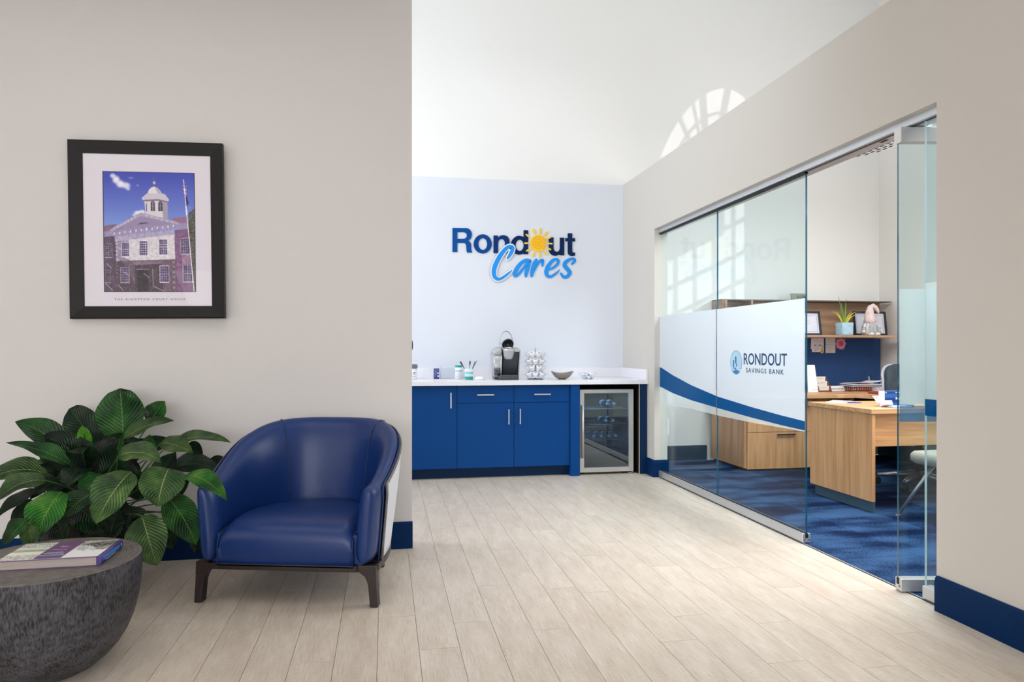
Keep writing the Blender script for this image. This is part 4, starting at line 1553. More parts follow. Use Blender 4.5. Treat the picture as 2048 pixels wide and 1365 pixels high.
def section(u, pull=0.0, shrink=1.0, grow=0.0):
    c, n = uframe(u)
    h = top_h(u)
    H = h - Z0
    th = 0.052 + 0.010 * sm((uplan(u).y / CB - .2) / .8)
    th *= shrink
    raw = [(-th, 0.0), (-th * 1.02, 0.25), (-th * 1.0, 0.55), (-th * 0.96, 0.80), (-th * 0.80, 0.915), (-th * 0.48, 0.972), (-th * 0.05, 0.998), (th * 0.38, 0.985), (th * 0.70, 0.945), (th * 0.86, 0.86), (th * 0.90, 0.60), (th * 0.88, 0.30), (th * 0.80, 0.0)]
    out = []
    for o, f in raw:
        if shrink < 1:
            f = 0.5 + (f - 0.5) * (1 - (1 - shrink) * 0.16)
        lean = 0.064 * f ** 1.5 * (0.42 + 0.58 * sm(1.5 * uplan(u).y / CB))
        q = c + n * (o + lean + (grow if o > 0 else 0))
        out.append(Vector((q.x + SHX, q.y - pull, Z0 + H * f)))
    return out


rings = []
for pull, shr in ((0.070, 0.16), (0.066, 0.42), (0.054, 0.68), (0.036, 0.86), (0.015, 0.97)):
    rings.append(section(0.0, pull, shr))
rings += [section(u) for u in US]
for pull, shr in ((0.015, 0.97), (0.036, 0.86), (0.054, 0.68), (0.066, 0.42), (0.070, 0.16)):
    rings.append(section(1.0, pull, shr))
sh = obj('backrest', MB().loft(rings, True, True, True), M_LEA, ch, sub=1)
# pale fabric outer shell with welt, standing 4 mm proud of the leather
FU = [0.018 + (1 - 0.036) * (0.5 - 0.5 * math.cos(PI * k / 56)) for k in range(57)]


def outer_pt(u, f, off):
    c, n = uframe(u)
    H = top_h(u) - Z0
    th = 0.052 + 0.010 * sm((uplan(u).y / CB - .2) / .8)
    lean = 0.064 * f ** 1.5 * (0.42 + 0.58 * sm(1.5 * uplan(u).y / CB))
    o = th * float(np.interp(f, [0, .3, .6, .86, .945], [0.80, .88, .90, .86, .70]))
    q = c + n * (o + lean + off)
    return Vector((q.x + SHX, q.y, Z0 + H * f))


fm = MB().grid(lambda i, j: outer_pt(FU[round(i * 56)], 0.0 + 0.925 * j, 0.010 + 0.006 * math.sin(PI * j)), 56, 10)
fo = obj('outer_shell', fm, M_FAB, ch)
so = fo.modifiers.new('thickness', 'SOLIDIFY')
so.thickness = 0.006
so.offset = -1
tag(fo, 'pale grey fabric outer back')
edge = [outer_pt(FU[0], f, .012) for f in (0, .2, .4, .6, .8, .92)] + [outer_pt(u, .93, .010) for u in FU[1:-1]] + [outer_pt(FU[-1], f, .012) for f in (.92, .8, .6, .4, .2, 0)]
tag(obj('welt', MB().tube(edge, 0.0065, 8), M_WELT, ch), 'grey herringbone welt')
pip = [outer_pt(0.006, f, .004) for f in (0, .2, .4, .6, .8, .93)] + [outer_pt(u, .955, .002) for u in FU[1:-1]] + [outer_pt(0.994, f, .004) for f in (.93, .8, .6, .4, .2, 0)]
obj('piping', MB().tube(pip, 0.0045, 8), M_SEAM, ch)


def inner_pt(u, f, off=0.0):
    s = section(u)
    fs = [0, .25, .55, .80, .915, .972]
    for k in range(5):
        if f <= fs[k + 1]:
            t = (f - fs[k]) / (fs[k + 1] - fs[k])
            p = s[k].lerp(s[k + 1], t)
            break
    else:
        p = s[5]
    c, n = uframe(u)
    return Vector((p.x - n.x * off, p.y - n.y * off, p.z))


for u in (0.315, 0.685):
    pts = [inner_pt(u, f, 0.001) for f in np.linspace(0.3, .95, 14)]
    s = section(u)
    pts += [s[6] + Vector((0, 0, .001)), s[7] + Vector((0, 0, .001))]
    obj('seam', MB().tube(pts, 0.0022, 6), M_SEAM, ch)


# seat cushion
def inner_half(y):
    """half width of the seat well at depth y"""
    t = max(0.0, min(0.985, (y + 0.0) / (CB - 0.055)))
    s = t ** (CN / 2)
    return (CA - 0.055) * max(0.0, 1 - s * s) ** (1 / CN)




SPROF = [(-.046, .193), (-.058, .235), (-.063, .285), (-.058, .330), (-.040, .365), (-.005, .388), (.05, .400), (.14, .406), (.28, .403), (.42, .393), (.565, .380)]
sprof = smooth_poly(SPROF, 5, closed=False)
NU = 32
rings, front = [], []
for (y, z) in sprof:
    w = max(0.02, inner_half(max(0, y)) + 0.004)
    hf = (z - Z0) / 0.2
    row_ = []
    for i in range(NU + 1):
        t = 2 * i / NU - 1
        e = 1 - abs(t)
        row_.append(Vector((t * w + SHX, y + .006 * t * t * (1 if y < .02 else 0), z - max(0, hf) * (0.034 * (1 - sm(e / .15)) + .014 * t * t))))
    if y < .06:
        front.append(row_)
    rings.append([Vector((row_[0].x - .003, y, Z0 - .004))] + row_ + [Vector((row_[-1].x + .003, y, Z0 - .004))])
sc_ = MB().loft(rings, True, True, True)
so_ = obj('seat_cushion', sc_, M_LEA, ch)
obj('seat_base', MB().box(-.365 + SHX, .365 + SHX, -.035, .40, Z0 - .002, .335), M_LEA, ch, bev=.012)
for sx in (-1, 1):
    i = 0 if sx < 0 else NU
    pts = [r_[i] + Vector((sx * -0.001, -0.003, 0.0)) for r_ in front]
    obj('seam', MB().tube(pts, 0.003, 6), M_SEAM, ch)

# wooden rail and legs
rail = MB()
o_, i_ = [], []
RU = [0.5 - 0.5 * math.cos(PI * k / 40) for k in range(41)]
for u in RU:
    c, n = uframe(u)
    o_.append(c + n * 0.056 + Vector((SHX, 0)))
    i_.append(c - n * 0.045 + Vector((SHX, 0)))
rings = [[(a.x, a.y, .163), (b.x, b.y, .163), (b.x, b.y, .197), (a.x, a.y, .197)] for a, b in zip(o_, i_)]
rail.loft(rings, True, True, False)
rail.box(-0.36, 0.36, -0.048, 0.01, .167, .197)
obj('frame_rail', rail, M_LEG, ch, bev=0.004)


def leg_front(sx):
    # profile in x,z: straight outside, hollow inside curve up to the rail
    pr = [(0.447, 0.0), (0.440, 0.11), (0.438, 0.197), (0.300, 0.197), (0.300, 0.172), (0.335, 0.169), (0.362, 0.160), (0.382, 0.145), (0.394, 0.125), (0.401, 0.10), (0.410, 0.0)]
    if sx < 0:
        pr = [(-a + .006, b) for a, b in pr[::-1]]
    return MB().prism(pr, ((0.008, 0.02, 0), (1, 0, 0), (0, 0, 1)), 0.052)


def leg_rear(sx):
    m = MB()
    a, b = Vector((sx * .27, .52, .18)), Vector((sx * .31, .585, 0))
    r = [[a + Vector((x_, y_, 0)) for x_, y_ in ((-.03, -.03), (.03, -.03), (.03, .03), (-.03, .03))], [b + Vector((x_, y_, 0)) for x_, y_ in ((-.017, -.017), (.017, -.017), (.017, .017), (-.017, .017))]]
    return m.loft(r, True, True, False)


for sx in (-1, 1):
    obj('leg', leg_front(sx), M_LEG, ch, bev=0.005)
    obj('leg', leg_rear(sx), M_LEG, ch, bev=0.004)

# ================================================================== DRUM TABLE AND BOOK
TX, TY, TH, TR = -1.2348, 2.8795, 0.42, 0.3105
tb = thing('drum_table', 'dark charcoal wooden drum side table, rounded toward the floor', 'table', (TX, TY, 0))


def mat_table(name, side):
    m = bpy.data.materials.new(name)
    m.use_nodes = True
    N, L = m.node_tree.nodes, m.node_tree.links
    b = N['Principled BSDF']
    tc = N.new('ShaderNodeTexCoord')
    n1 = N.new('ShaderNodeTexNoise')
    n1.inputs['Scale'].default_value = 5 if side else 9
    n1.inputs['Detail'].default_value = 6
    n1.inputs['Distortion'].default_value = 2.4
    wv = N.new('ShaderNodeTexWave')
    wv.wave_type = 'BANDS' if side else 'RINGS'
    wv.bands_direction = 'Z'
    wv.rings_direction = 'Z'
    wv.inputs['Scale'].default_value = 7 if side else 16
    wv.inputs['Distortion'].default_value = 14 if side else 5
    wv.inputs['Detail'].default_value = 4
    wv.inputs['Detail Scale'].default_value = 1.6
    n2 = N.new('ShaderNodeTexNoise')
    n2.inputs['Scale'].default_value = 1.0
    n2.inputs['Detail'].default_value = 3
    mp = N.new('ShaderNodeMapping')
    mp.inputs['Scale'].default_value = (190, 190, 42) if side else (60, 60, 60)
    mp.inputs['Location'].default_value = (0, 0, 0)
    L.new(tc.outputs['Object'], n1.inputs['Vector'])
    L.new(tc.outputs['Object'], wv.inputs['Vector'])
    L.new(tc.outputs['Object'], mp.inputs['Vector'])
    L.new(mp.outputs[0], n2.inputs['Vector'])
    a = N.new('ShaderNodeMath')
    a.operation = 'MULTIPLY_ADD'
    a.inputs[1].default_value = 0.95 if side else 0.22
    L.new(n2.outputs['Fac'], a.inputs[0])
    h_ = N.new('ShaderNodeMath')
    h_.operation = 'MULTIPLY'
    h_.inputs[1].default_value = 0.5 if side else 1.0
    L.new(n1.outputs['Fac'], h_.inputs[0])
    L.new(h_.outputs[0], a.inputs[2])
    a2 = N.new('ShaderNodeMath')
    a2.operation = 'MULTIPLY_ADD'
    a2.inputs[1].default_value = 0.10 if side else 0.16
    L.new(wv.outputs['Fac'], a2.inputs[0])
    L.new(a.outputs[0], a2.inputs[2])
    cr = N.new('ShaderNodeValToRGB')
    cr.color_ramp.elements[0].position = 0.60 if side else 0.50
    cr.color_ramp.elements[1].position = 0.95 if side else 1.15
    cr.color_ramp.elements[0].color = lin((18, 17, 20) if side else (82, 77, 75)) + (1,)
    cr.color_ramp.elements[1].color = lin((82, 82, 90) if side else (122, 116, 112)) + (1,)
    L.new(a2.outputs[0], cr.inputs[0])
    L.new(cr.outputs[0], b.inputs['Base Color'])
    b.inputs['Roughness'].default_value = 0.55
    bp = N.new('ShaderNodeBump')
    bp.inputs['Strength'].default_value = 0.55 if side else 0.08
    bp.inputs['Distance'].default_value = 0.006
    L.new(a2.outputs[0], bp.inputs['Height'])
    L.new(bp.outputs[0], b.inputs['Normal'])
    return m


prof = [(0.0, 0.0), (0.10, 0.0), (0.125, 0.004), (0.168, 0.026), (0.205, 0.056), (0.236, 0.092), (0.262, 0.135), (0.283, 0.188), (0.298, 0.25), (0.306, 0.31), (0.3095, 0.37), (0.310, 0.408), (0.3085, 0.4165)]
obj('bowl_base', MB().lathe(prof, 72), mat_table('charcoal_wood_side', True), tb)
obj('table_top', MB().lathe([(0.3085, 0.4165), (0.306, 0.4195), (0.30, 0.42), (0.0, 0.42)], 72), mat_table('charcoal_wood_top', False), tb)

bk = thing('hardcover_book', 'purple hardcover history book with old photographs on its cover on drum table', 'book', (0, 0, 0))
bz0 = TH + 0.0004
fr_, br_ = on_z(198, 1132.5, TH), on_z(240, 1099, TH)
bx = Vector((0, 0, 0))
ey = (br_ - fr_)
BL = ey.length                      # spine length 0.21
ey.normalize()
ex = Vector((ey.y, -ey.x, 0))       # outwards from the spine; the book lies to -ex
BW, BT = 0.335, 0.034
BL = 0.232
O = fr_ + Vector((0, 0, 0.0004))


def bp_(a, b, c):
    return O - ex * a + ey * b + Vector((0, 0, c))


def slab(mb, a0, a1, b0, b1, c0, c1):
    vs = [bp_(a, b, c) for c in (c0, c1) for a, b in ((a0, b0), (a1, b0), (a1, b1), (a0, b1))]
    return mb.add(vs, [(0, 1, 2, 3), (7, 6, 5, 4), (0, 4, 5, 1), (1, 5, 6, 2), (2, 6, 7, 3), (3, 7, 4, 0)])


M_PURP = mat('book_purple', (112, 78, 122), 0.35)
obj('cover_board', slab(slab(MB(), 0.002, BW, 0, BL, 0, .003), 0.002, BW, 0, BL, BT - .003, BT), M_PURP, bk, bev=.0008)
sp_ = MB()
rs = []
for b in (0, BL):
    rs.append([bp_(.004, b, 0), bp_(-.002, b, .002), bp_(-.006, b, .010), bp_(-.007, b, BT / 2), bp_(-.006, b, BT - .010), bp_(-.002, b, BT - .002), bp_(.004, b, BT), bp_(.008, b, BT), bp_(.006, b, BT - .012), bp_(.006, b, .012), bp_(.008, b, 0)])
obj('spine', sp_.loft(rs, True, True, True), mat('spine_indigo', (74, 60, 134), 0.35), bk)
pgm = mat('book_pages', (186, 176, 172), 0.8, vary=(1.0, (160, 148, 146), (2, 2, 900)))
obj('page_block', slab(MB(), .010, BW - .004, .003, BL - .003, .003, BT - .003), pgm, bk)
# printed cover: sketchy town views left and right of a purple title strip (viewed from the far side, so upside down from here)
R = Raster(210, 146, 0, 300, 0, 210, (250, 250, 252))
for (x0, x1) in ((0, 104),):
    R.rect(x0, 0, x1, 60, (196, 192, 186))
    R.rect(x0, 60, x1, 84, (214, 226, 226))
    R.rect(x0, 84, x1, 112, (182, 178, 142))
    R.rect(x0, 112, x1, 150, (240, 238, 232))
    R.rect(x0, 150, x1, 210, (206, 204, 196))
R.rect(188, 0, 300, 120, (176, 172, 170))
R.poly([(188, 60), (240, 40), (262, 120), (188, 130)], (244, 244, 246))
R.poly([(210, 30), (300, 8), (300, 70), (250, 90)], (110, 108, 108))
for k in range(14):
    R.line(196 + k * 7, 22 + (k * 13) % 30, 204 + k * 7, 110 + (k * 7) % 30, 1.6, (70, 68, 68), .8)
for k in range(9):
    R.line(190, 34 + k * 9, 250 - k * 3, 28 + k * 10, 1.6, (90, 86, 86), .7)
for k in range(7):
    R.rect(212 + k * 11, 44 + (k % 3) * 8, 219 + k * 11, 58 + (k % 3) * 8, (60, 58, 58))
mk = ((R.Y < 60) & (R.X < 104)) | ((R.Y > 150) & (R.X < 104)) | ((R.Y < 120) & (R.X > 188))
R.noise(4, 46, mk.astype(float))
R.noise(2, 26, mk.astype(float))
R.rect(104, 0, 188, 210, (116, 80, 124))
R.rect(0, 205, 300, 210, (214, 208, 220))
cov = R.out()
print_mesh('cover_print', cov, BW - .008, BL - .002, (bp_(BW - .002, .001, BT + .0004), ex, ey), mat_print('glossy_cover_print', 0.25), bk)
M_TL = mat('title_light_blue', (128, 190, 240), 0.4)
M_TW = mat('title_white', (232, 222, 236), 0.4)
fx_ = lambda a: BW - .002 - a * (BW - .008) / 300
# upside-down title: frame x runs to -ex
for body, a1_, w_, b_, h_, mm in (('KINGSTON', 182, .080, .040, .017, M_TL), ('THE STORY OF HISTORIC', 176, .068, .068, .0055, M_TW), ('FROM EARLY DAYS', 168, .052, .082, .0045, M_TW), ('TO THE PRESENT', 166, .048, .120, .0045, M_TW), ('A HISTORY', 160, .030, .160, .006, M_TW)):
    text('cover_title', body, (bp_(fx_(a1_), b_ + h_, BT + .0006), -ex, -ey), w_, h_, mm, bk, .0003, .01)
text('spine_title', 'THE STORY OF HISTORIC KINGSTON', (bp_(-.0072, .022, BT * .36), ey, Vector((0, 0, 1))), BL * .70, .013, mat('spine_title_blue', (60, 168, 250), 0.4), bk, .0005, .012)
text('spine_line', 'ITS PEOPLE AND PLACES', (bp_(-.0068, .05, BT * .20), ey, Vector((0, 0, 1))), BL * .42, .0036, M_TW, bk, .0005, .01)
text('spine_mark', 'II', (bp_(-.0072, BL * .90, BT * .44), ey, Vector((0, 0, 1))), .006, .009, M_TW, bk, .0005, .01)

# ================================================================== FRAMED PICTURE
pc_tl, pc_tr, pc_bl, pc_br = [on_y(a, b, 4.27) for a, b in ((139, 284), (451, 287), (140, 637), (451, 640))]
PWD, PHT = 0.822, 0.998
pcx, pcz = -1.318, 1.878
pt = thing('framed_picture', 'black framed photograph of a white court house on the beige wall', 'picture', (pcx, 4.268, pcz), math.radians(2.2))
pt.rotation_euler = (math.radians(0.3), -0.011, math.radians(-2.6))
M_FR = mat('black_frame', (34, 32, 34), 0.5, spec=0.25)
fo_ = [(-PWD / 2, -PHT / 2), (PWD / 2, -PHT / 2), (PWD / 2, PHT / 2), (-PWD / 2, PHT / 2)]
fw = 0.071
for k in range(4):
    kk = (k + 1) % 4
    a, b = Vector(fo_[k]), Vector(fo_[kk])
    ia = Vector((a.x - math.copysign(fw, a.x), a.y - math.copysign(fw, a.y)))
    ib = Vector((b.x - math.copysign(fw, b.x), b.y - math.copysign(fw, b.y)))
    m = MB()
    # bevelled moulding: high outer rim sloping to the inner lip
    sec = []
    for p, q in ((a, ia), (b, ib)):
        sec.append([(p.x, .012, p.y), (p.x, -.022, p.y), (p.x + (q.x - p.x) * .12, -.026, p.y + (q.y - p.y) * .12), (p.x + (q.x - p.x) * .92, -.008, p.y + (q.y - p.y) * .92), (q.x, -.008, q.y), (q.x, .010, q.y)])
    obj('frame_side', m.loft(sec, True, True, False), M_FR, pt)
obj('mat_board', MB().box(-PWD / 2 + fw - .002, PWD / 2 - fw + .002, -.004, .004, -PHT / 2 + fw - .002, PHT / 2 - fw + .002), mat('mat_board_white', (236, 231, 240), 0.6), pt)
# the photograph itself, painted in its own pixel space (crop coordinates of the print)
R = Raster(196, 253, 300, 952, 257, 1100, (88, 104, 190))  # purple tint of a glare on the glass is painted into these colours
g = np.clip((R.Y - 257) / 400, 0, 1)[..., None]
R.a = np.array((56, 66, 168)) * (1 - g) + np.array((122, 148, 214)) * g
for x, y, rx, ry, al in ((372, 288, 26, 22, .8), (395, 315, 34, 36, .95), (425, 345, 38, 34, .95), (465, 355, 38, 30, .85), (478, 378, 20, 16, .6), (500, 300, 26, 10, .3), (545, 352, 14, 10, .3), (545, 545, 36, 20, .9), (575, 540, 30, 22, .9), (520, 560, 20, 12, .7)):
    R.ell(x, y, rx, ry, (236, 232, 236), al, .6)
W, LG, LV = (206, 202, 208), (176, 168, 184), (150, 138, 172)
R.line(660, 290, 662, 350, 4, (120, 110, 110))
R.ell(663, 332, 10, 10, (206, 176, 150))
R.poly([(612, 416), (622, 386), (640, 366), (662, 358), (684, 364), (704, 384), (720, 412)], (218, 214, 218))
R.poly([(664, 358), (684, 364), (704, 384), (722, 412), (690, 412)], (178, 170, 184))
R.poly([(590, 452), (756, 452), (758, 584), (600, 556)], W)
R.poly([(720, 452), (756, 452), (758, 584), (722, 576)], (160, 150, 168))
R.poly([(572, 440), (612, 406), (736, 408), (768, 450), (760, 462), (690, 446), (600, 452), (580, 456)], (196, 190, 200))
R.poly([(580, 456), (600, 452), (690, 446), (760, 462), (756, 470), (690, 458), (600, 464)], (120, 104, 130))
for x in (636, 690):
    R.rect(x, 478, x + 30, 530, (70, 62, 84))
    R.ell(x + 15, 478, 15, 18, (70, 62, 84))
    R.line(x + 15, 464, x + 15, 530, 3, (190, 184, 196))
    R.line(x, 496, x + 30, 496, 3, (190, 184, 196))
R.rect(602, 478, 610, 534, (90, 80, 104))
R.poly([(300, 640), (398, 624), (352, 668), (300, 680)], (126, 92, 112))
R.poly([(770, 580), (896, 568), (902, 612), (836, 614)], (146, 104, 130))
R.poly([(300, 680), (352, 668), (834, 612), (905, 622), (905, 668), (834, 650), (380, 712), (300, 720)], LV)
R.poly([(340, 668), (566, 541), (832, 608), (832, 626), (566, 566), (372, 670)], (168, 158, 182))
R.poly([(372, 670), (566, 566), (806, 618), (560, 646)], (146, 132, 164))
R.poly([(540, 628), (560, 614), (596, 610), (626, 616)], (84, 70, 104))
for k in range(12):
    x = 372 + k * 38
    R.rect(x, 684 - k * 5.3, x + 9, 700 - k * 5.3, (214, 208, 222))
for k in range(6):
    R.rect(400 + k * 24, 640 - k * 14, 408 + k * 24, 650 - k * 14, (205, 198, 214))
    R.rect(600 + k * 36, 560 + k * 9, 612 + k * 36, 568 + k * 9, (205, 198, 214))
R.poly([(300, 716), (392, 708), (390, 1100), (300, 1100)], (88, 70, 92))
R.poly([(800, 664), (905, 652), (952, 700), (952, 1100), (812, 1100)], (122, 84, 122))
R.poly([(380, 712), (800, 662), (808, 700), (380, 750)], (168, 158, 186))
R.poly([(388, 745), (800, 694), (806, 872), (388, 884)], W)
R.poly([(388, 745), (480, 735), (480, 755), (430, 765), (430, 850), (490, 880), (430, 910), (388, 862)], (148, 138, 160))
R.poly([(388, 884), (806, 868), (822, 1100), (372, 1100)], (104, 84, 100))
R.poly([(372, 884), (430, 882), (540, 1100), (372, 1100)], (84, 66, 80))
R.poly([(490, 888), (672, 876), (726, 926), (712, 1100), (520, 1100), (520, 910)], (74, 58, 70))
R.poly([(490, 888), (672, 876), (700, 902), (520, 912)], (124, 104, 122))
R.rect(536, 944, 612, 1100, (48, 38, 46))
R.line(530, 942, 620, 940, 5, (150, 136, 150))
R.line(642, 936, 648, 1060, 8, (150, 136, 146), .7)
for k in range(11):
    R.rect(786, 700 + k * 36, 804, 716 + k * 36, (216, 208, 214) if k < 5 else (140, 118, 136))
    R.rect(384, 730 + k * 26, 398, 742 + k * 26, (190, 178, 190) if k < 6 else (110, 92, 108))
for (x0, x1, y0, y1, lit) in ((430, 478, 755, 848, 1), (555, 608, 742, 842, 1), (693, 748, 730, 835, 1), (848, 910, 722, 828, .8), (312, 358, 765, 855, .7), (420, 475, 930, 1030, .75), (697, 757, 918, 1028, .95), (862, 925, 912, 1025, .85), (303, 345, 950, 1030, .6)):
    fcol = tuple(v * lit for v in (218, 206, 220))
    R.rect(x0 - 4, y0 - 4, x1 + 4, y1 + 8, fcol)
    R.rect(x0, y0, x1, y1, (78, 66, 104) if lit > .7 else (64, 52, 72))
    for k in range(1, 4):
        R.line(x0 + (x1 - x0) * k / 4, y0, x0 + (x1 - x0) * k / 4, y1, 2.4, fcol, .8)
    for k in range(1, 6):
        R.line(x0, y0 + (y1 - y0) * k / 6, x1, y0 + (y1 - y0) * k / 6, 4 if k == 3 else 2.4, fcol, .8)
R.rect(852, 838, 916, 905, (168, 142, 160), .6)
R.poly([(905, 545), (930, 520), (952, 505), (952, 1100), (936, 1100), (915, 760), (902, 640)], (84, 82, 74))
mk = (R.Y > 640).astype(float)
R.noise(3, 9, mk)
R.noise(7, 8, mk)
mk = ((R.X > 905) & (R.Y > 500)).astype(float)
R.noise(4, 22, mk)
for x0, y0, x1, y1 in ((320, 900, 355, 935), (310, 1040, 360, 1090), (400, 1050, 430, 1085), (440, 960, 480, 985), (650, 1060, 720, 1095), (580, 970, 620, 1000)):
    R.line(x0, y0, x1, y1, 7, (206, 190, 204), .55)
for k in range(6):
    R.line(865 + k * 2, 348 + k * 12, 892, 356 + k * 12, 6, (206, 70, 84) if k % 2 else (236, 226, 236))
R.poly([(866, 330), (878, 330), (890, 360), (870, 366)], (50, 48, 120))
R.poly([(880, 420), (894, 424), (908, 470), (894, 496), (884, 460)], (40, 40, 100))
R.poly([(882, 490), (892, 496), (898, 545), (886, 560)], (226, 222, 230))
R.line(872, 306, 938, 1100, 6, (226, 220, 226))
R.line(300, 258, 952, 258, 5, (30, 28, 36))
R.line(300, 1099, 952, 1099, 5, (30, 28, 36))
R.line(302, 257, 302, 1100, 5, (30, 28, 36))
R.line(950, 257, 950, 1100, 5, (30, 28, 36))
pw_, ph_ = PWD * 652 / 1090, PHT * 843 / 1240
px0 = -PWD / 2 + PWD * (298 - 68) / 1092
pz0 = PHT / 2 - PHT * (1100 - 46) / 1242
print_mesh('photo_print', np.clip(R.out() * 1.10, 0, 255), pw_, ph_, ((px0, -.0048, pz0), (1, 0, 0), (0, 0, 1)), mat_print('photo_paper', 0.4), pt)
text('caption', 'THE KINGSTON COURT HOUSE', ((-PWD / 2 + PWD * (370 - 68) / 1092, -.0044, PHT / 2 - PHT * (1159 - 46) / 1242), (1, 0, 0), (0, 0, 1)), PWD * 500 / 1092, .0115, mat('caption_grey', (70, 64, 72), 0.6), pt, .0004, 0.0, 1.7)
gl_ = obj('picture_glass', MB().box(-PWD / 2 + fw, PWD / 2 - fw, -.0068, -.0062, -PHT / 2 + fw, PHT / 2 - fw), mat_glass('picture_glass', (253, 253, 254), 0.12), pt)

# ================================================================== PEACE LILY
PX, PY = -1.44, 3.83
pl = thing('potted_peace_lily', 'large peace lily with glossy green leaves in a dark pot beside the armchair', 'plant', (PX, PY, 0))
obj('pot', MB().lathe([(0, 0), (.19, 0), (.20, .01), (.228, .36), (.232, .37), (.222, .372), (.214, .33), (0, .33)], 40), mat('black_pot', (10, 10, 12), 0.5, spec=.25), pl)
obj('soil', MB().lathe([(.215, .335), (.1, .345), (0, .35)], 32), mat('potting_soil', (40, 30, 22), 0.95, bump=(60, 0.8)), pl)


def mat_leaf(name, dark, light, warm):
    m = bpy.data.materials.new(name)
    m.use_nodes = True
    N, L = m.node_tree.nodes, m.node_tree.links
    b = N['Principled BSDF']
    out = N['Material Output']
    uv = N.new('ShaderNodeUVMap')
    uv.uv_map = 'leaf'
    sx = N.new('ShaderNodeSeparateXYZ')
    L.new(uv.outputs[0], sx.inputs[0])

    def mth(op, a, bb=None, c=None):
        n = N.new('ShaderNodeMath')
        n.operation = op
        for k, v in enumerate((a, bb, c)):
            if v is None:
                continue
            if isinstance(v, (int, float)):
                n.inputs[k].default_value = v
            else:
                L.new(v, n.inputs[k])
        return n.outputs[0]
    au = mth('ABSOLUTE', mth('SUBTRACT', sx.outputs[0], 0.5))
    ph = mth('SUBTRACT', mth('MULTIPLY', sx.outputs[1], 84.0), mth('MULTIPLY', au, 62.0))
    vein = mth('MULTIPLY_ADD', mth('SINE', ph), 0.5, 0.5)
    tc = N.new('ShaderNodeTexCoord')
    no = N.new('ShaderNodeTexNoise')
    no.inputs['Scale'].default_value = 9
    no.inputs['Detail'].default_value = 3
    L.new(tc.outputs['Object'], no.inputs['Vector'])
    mr = N.new('ShaderNodeMapRange')
    mr.inputs[1].default_value = .35
    mr.inputs[2].default_value = .7
    L.new(no.outputs['Fac'], mr.inputs[0])
    f = mth('ADD', mth('MULTIPLY', vein, 0.22), mth('MULTIPLY', mr.outputs[0], 0.58))
    cr = N.new('ShaderNodeValToRGB')
    e = cr.color_ramp.elements
    e[0].position, e[0].color = 0.05, lin(dark) + (1,)
    e[1].position, e[1].color = 0.90, lin(warm) + (1,)
    k = e.new(0.55)
    k.color = lin(light) + (1,)
    L.new(f, cr.inputs[0])
    rib = mth('LESS_THAN', au, 0.012)
    mx = N.new('ShaderNodeMix')
    mx.data_type = 'RGBA'
    L.new(mth('MULTIPLY', rib, 0.45), mx.inputs[0])
    L.new(cr.outputs[0], mx.inputs[6])
    mx.inputs[7].default_value = lin(tuple(min(255, v * 1.15 + 10) for v in warm)) + (1,)
    oi = N.new('ShaderNodeObjectInfo')
    hs = N.new('ShaderNodeHueSaturation')
    m2 = N.new('ShaderNodeMapRange')
    m2.inputs[3].default_value = 0.75
    m2.inputs[4].default_value = 1.25
    L.new(oi.outputs['Random'], m2.inputs[0])
    L.new(m2.outputs[0], hs.inputs['Value'])
    L.new(mx.outputs[2], hs.inputs['Color'])
    L.new(hs.outputs[0], b.inputs['Base Color'])
    b.inputs['Roughness'].default_value = 0.27
    b.inputs['Specular IOR Level'].default_value = 0.6
    bp = N.new('ShaderNodeBump')
    bp.inputs['Strength'].default_value = 0.9
    bp.inputs['Distance'].default_value = 0.007
    L.new(vein, bp.inputs['Height'])
    L.new(bp.outputs[0], b.inputs['Normal'])
    tl = N.new('ShaderNodeBsdfTranslucent')
    L.new(hs.outputs[0], tl.inputs[0])
    ms = N.new('ShaderNodeMixShader')
    ms.inputs[0].default_value = 0.18
    L.new(b.outputs[0], ms.inputs[1])
    L.new(tl.outputs[0], ms.inputs[2])
    L.new(ms.outputs[0], out.inputs[0])
    return m


M_LF = [mat_leaf('leaf_shaded_green', (5, 24, 12), (16, 52, 24), (44, 82, 38)),  # shade inside the plant is put into this darker leaf colour
        mat_leaf('leaf_mid_green', (8, 42, 16), (40, 102, 38), (114, 150, 76)),
        mat_leaf('leaf_lit_sage', (26, 60, 28), (84, 120, 62), (170, 176, 112)),  # paler leaf copy with the light and gloss put into its colour
        mat_leaf('leaf_fresh_green', (14, 66, 16), (44, 124, 32), (128, 168, 62))]
M_STEM = mat('stem_green', (34, 78, 26), 0.45)
lrnd = random.Random(11)


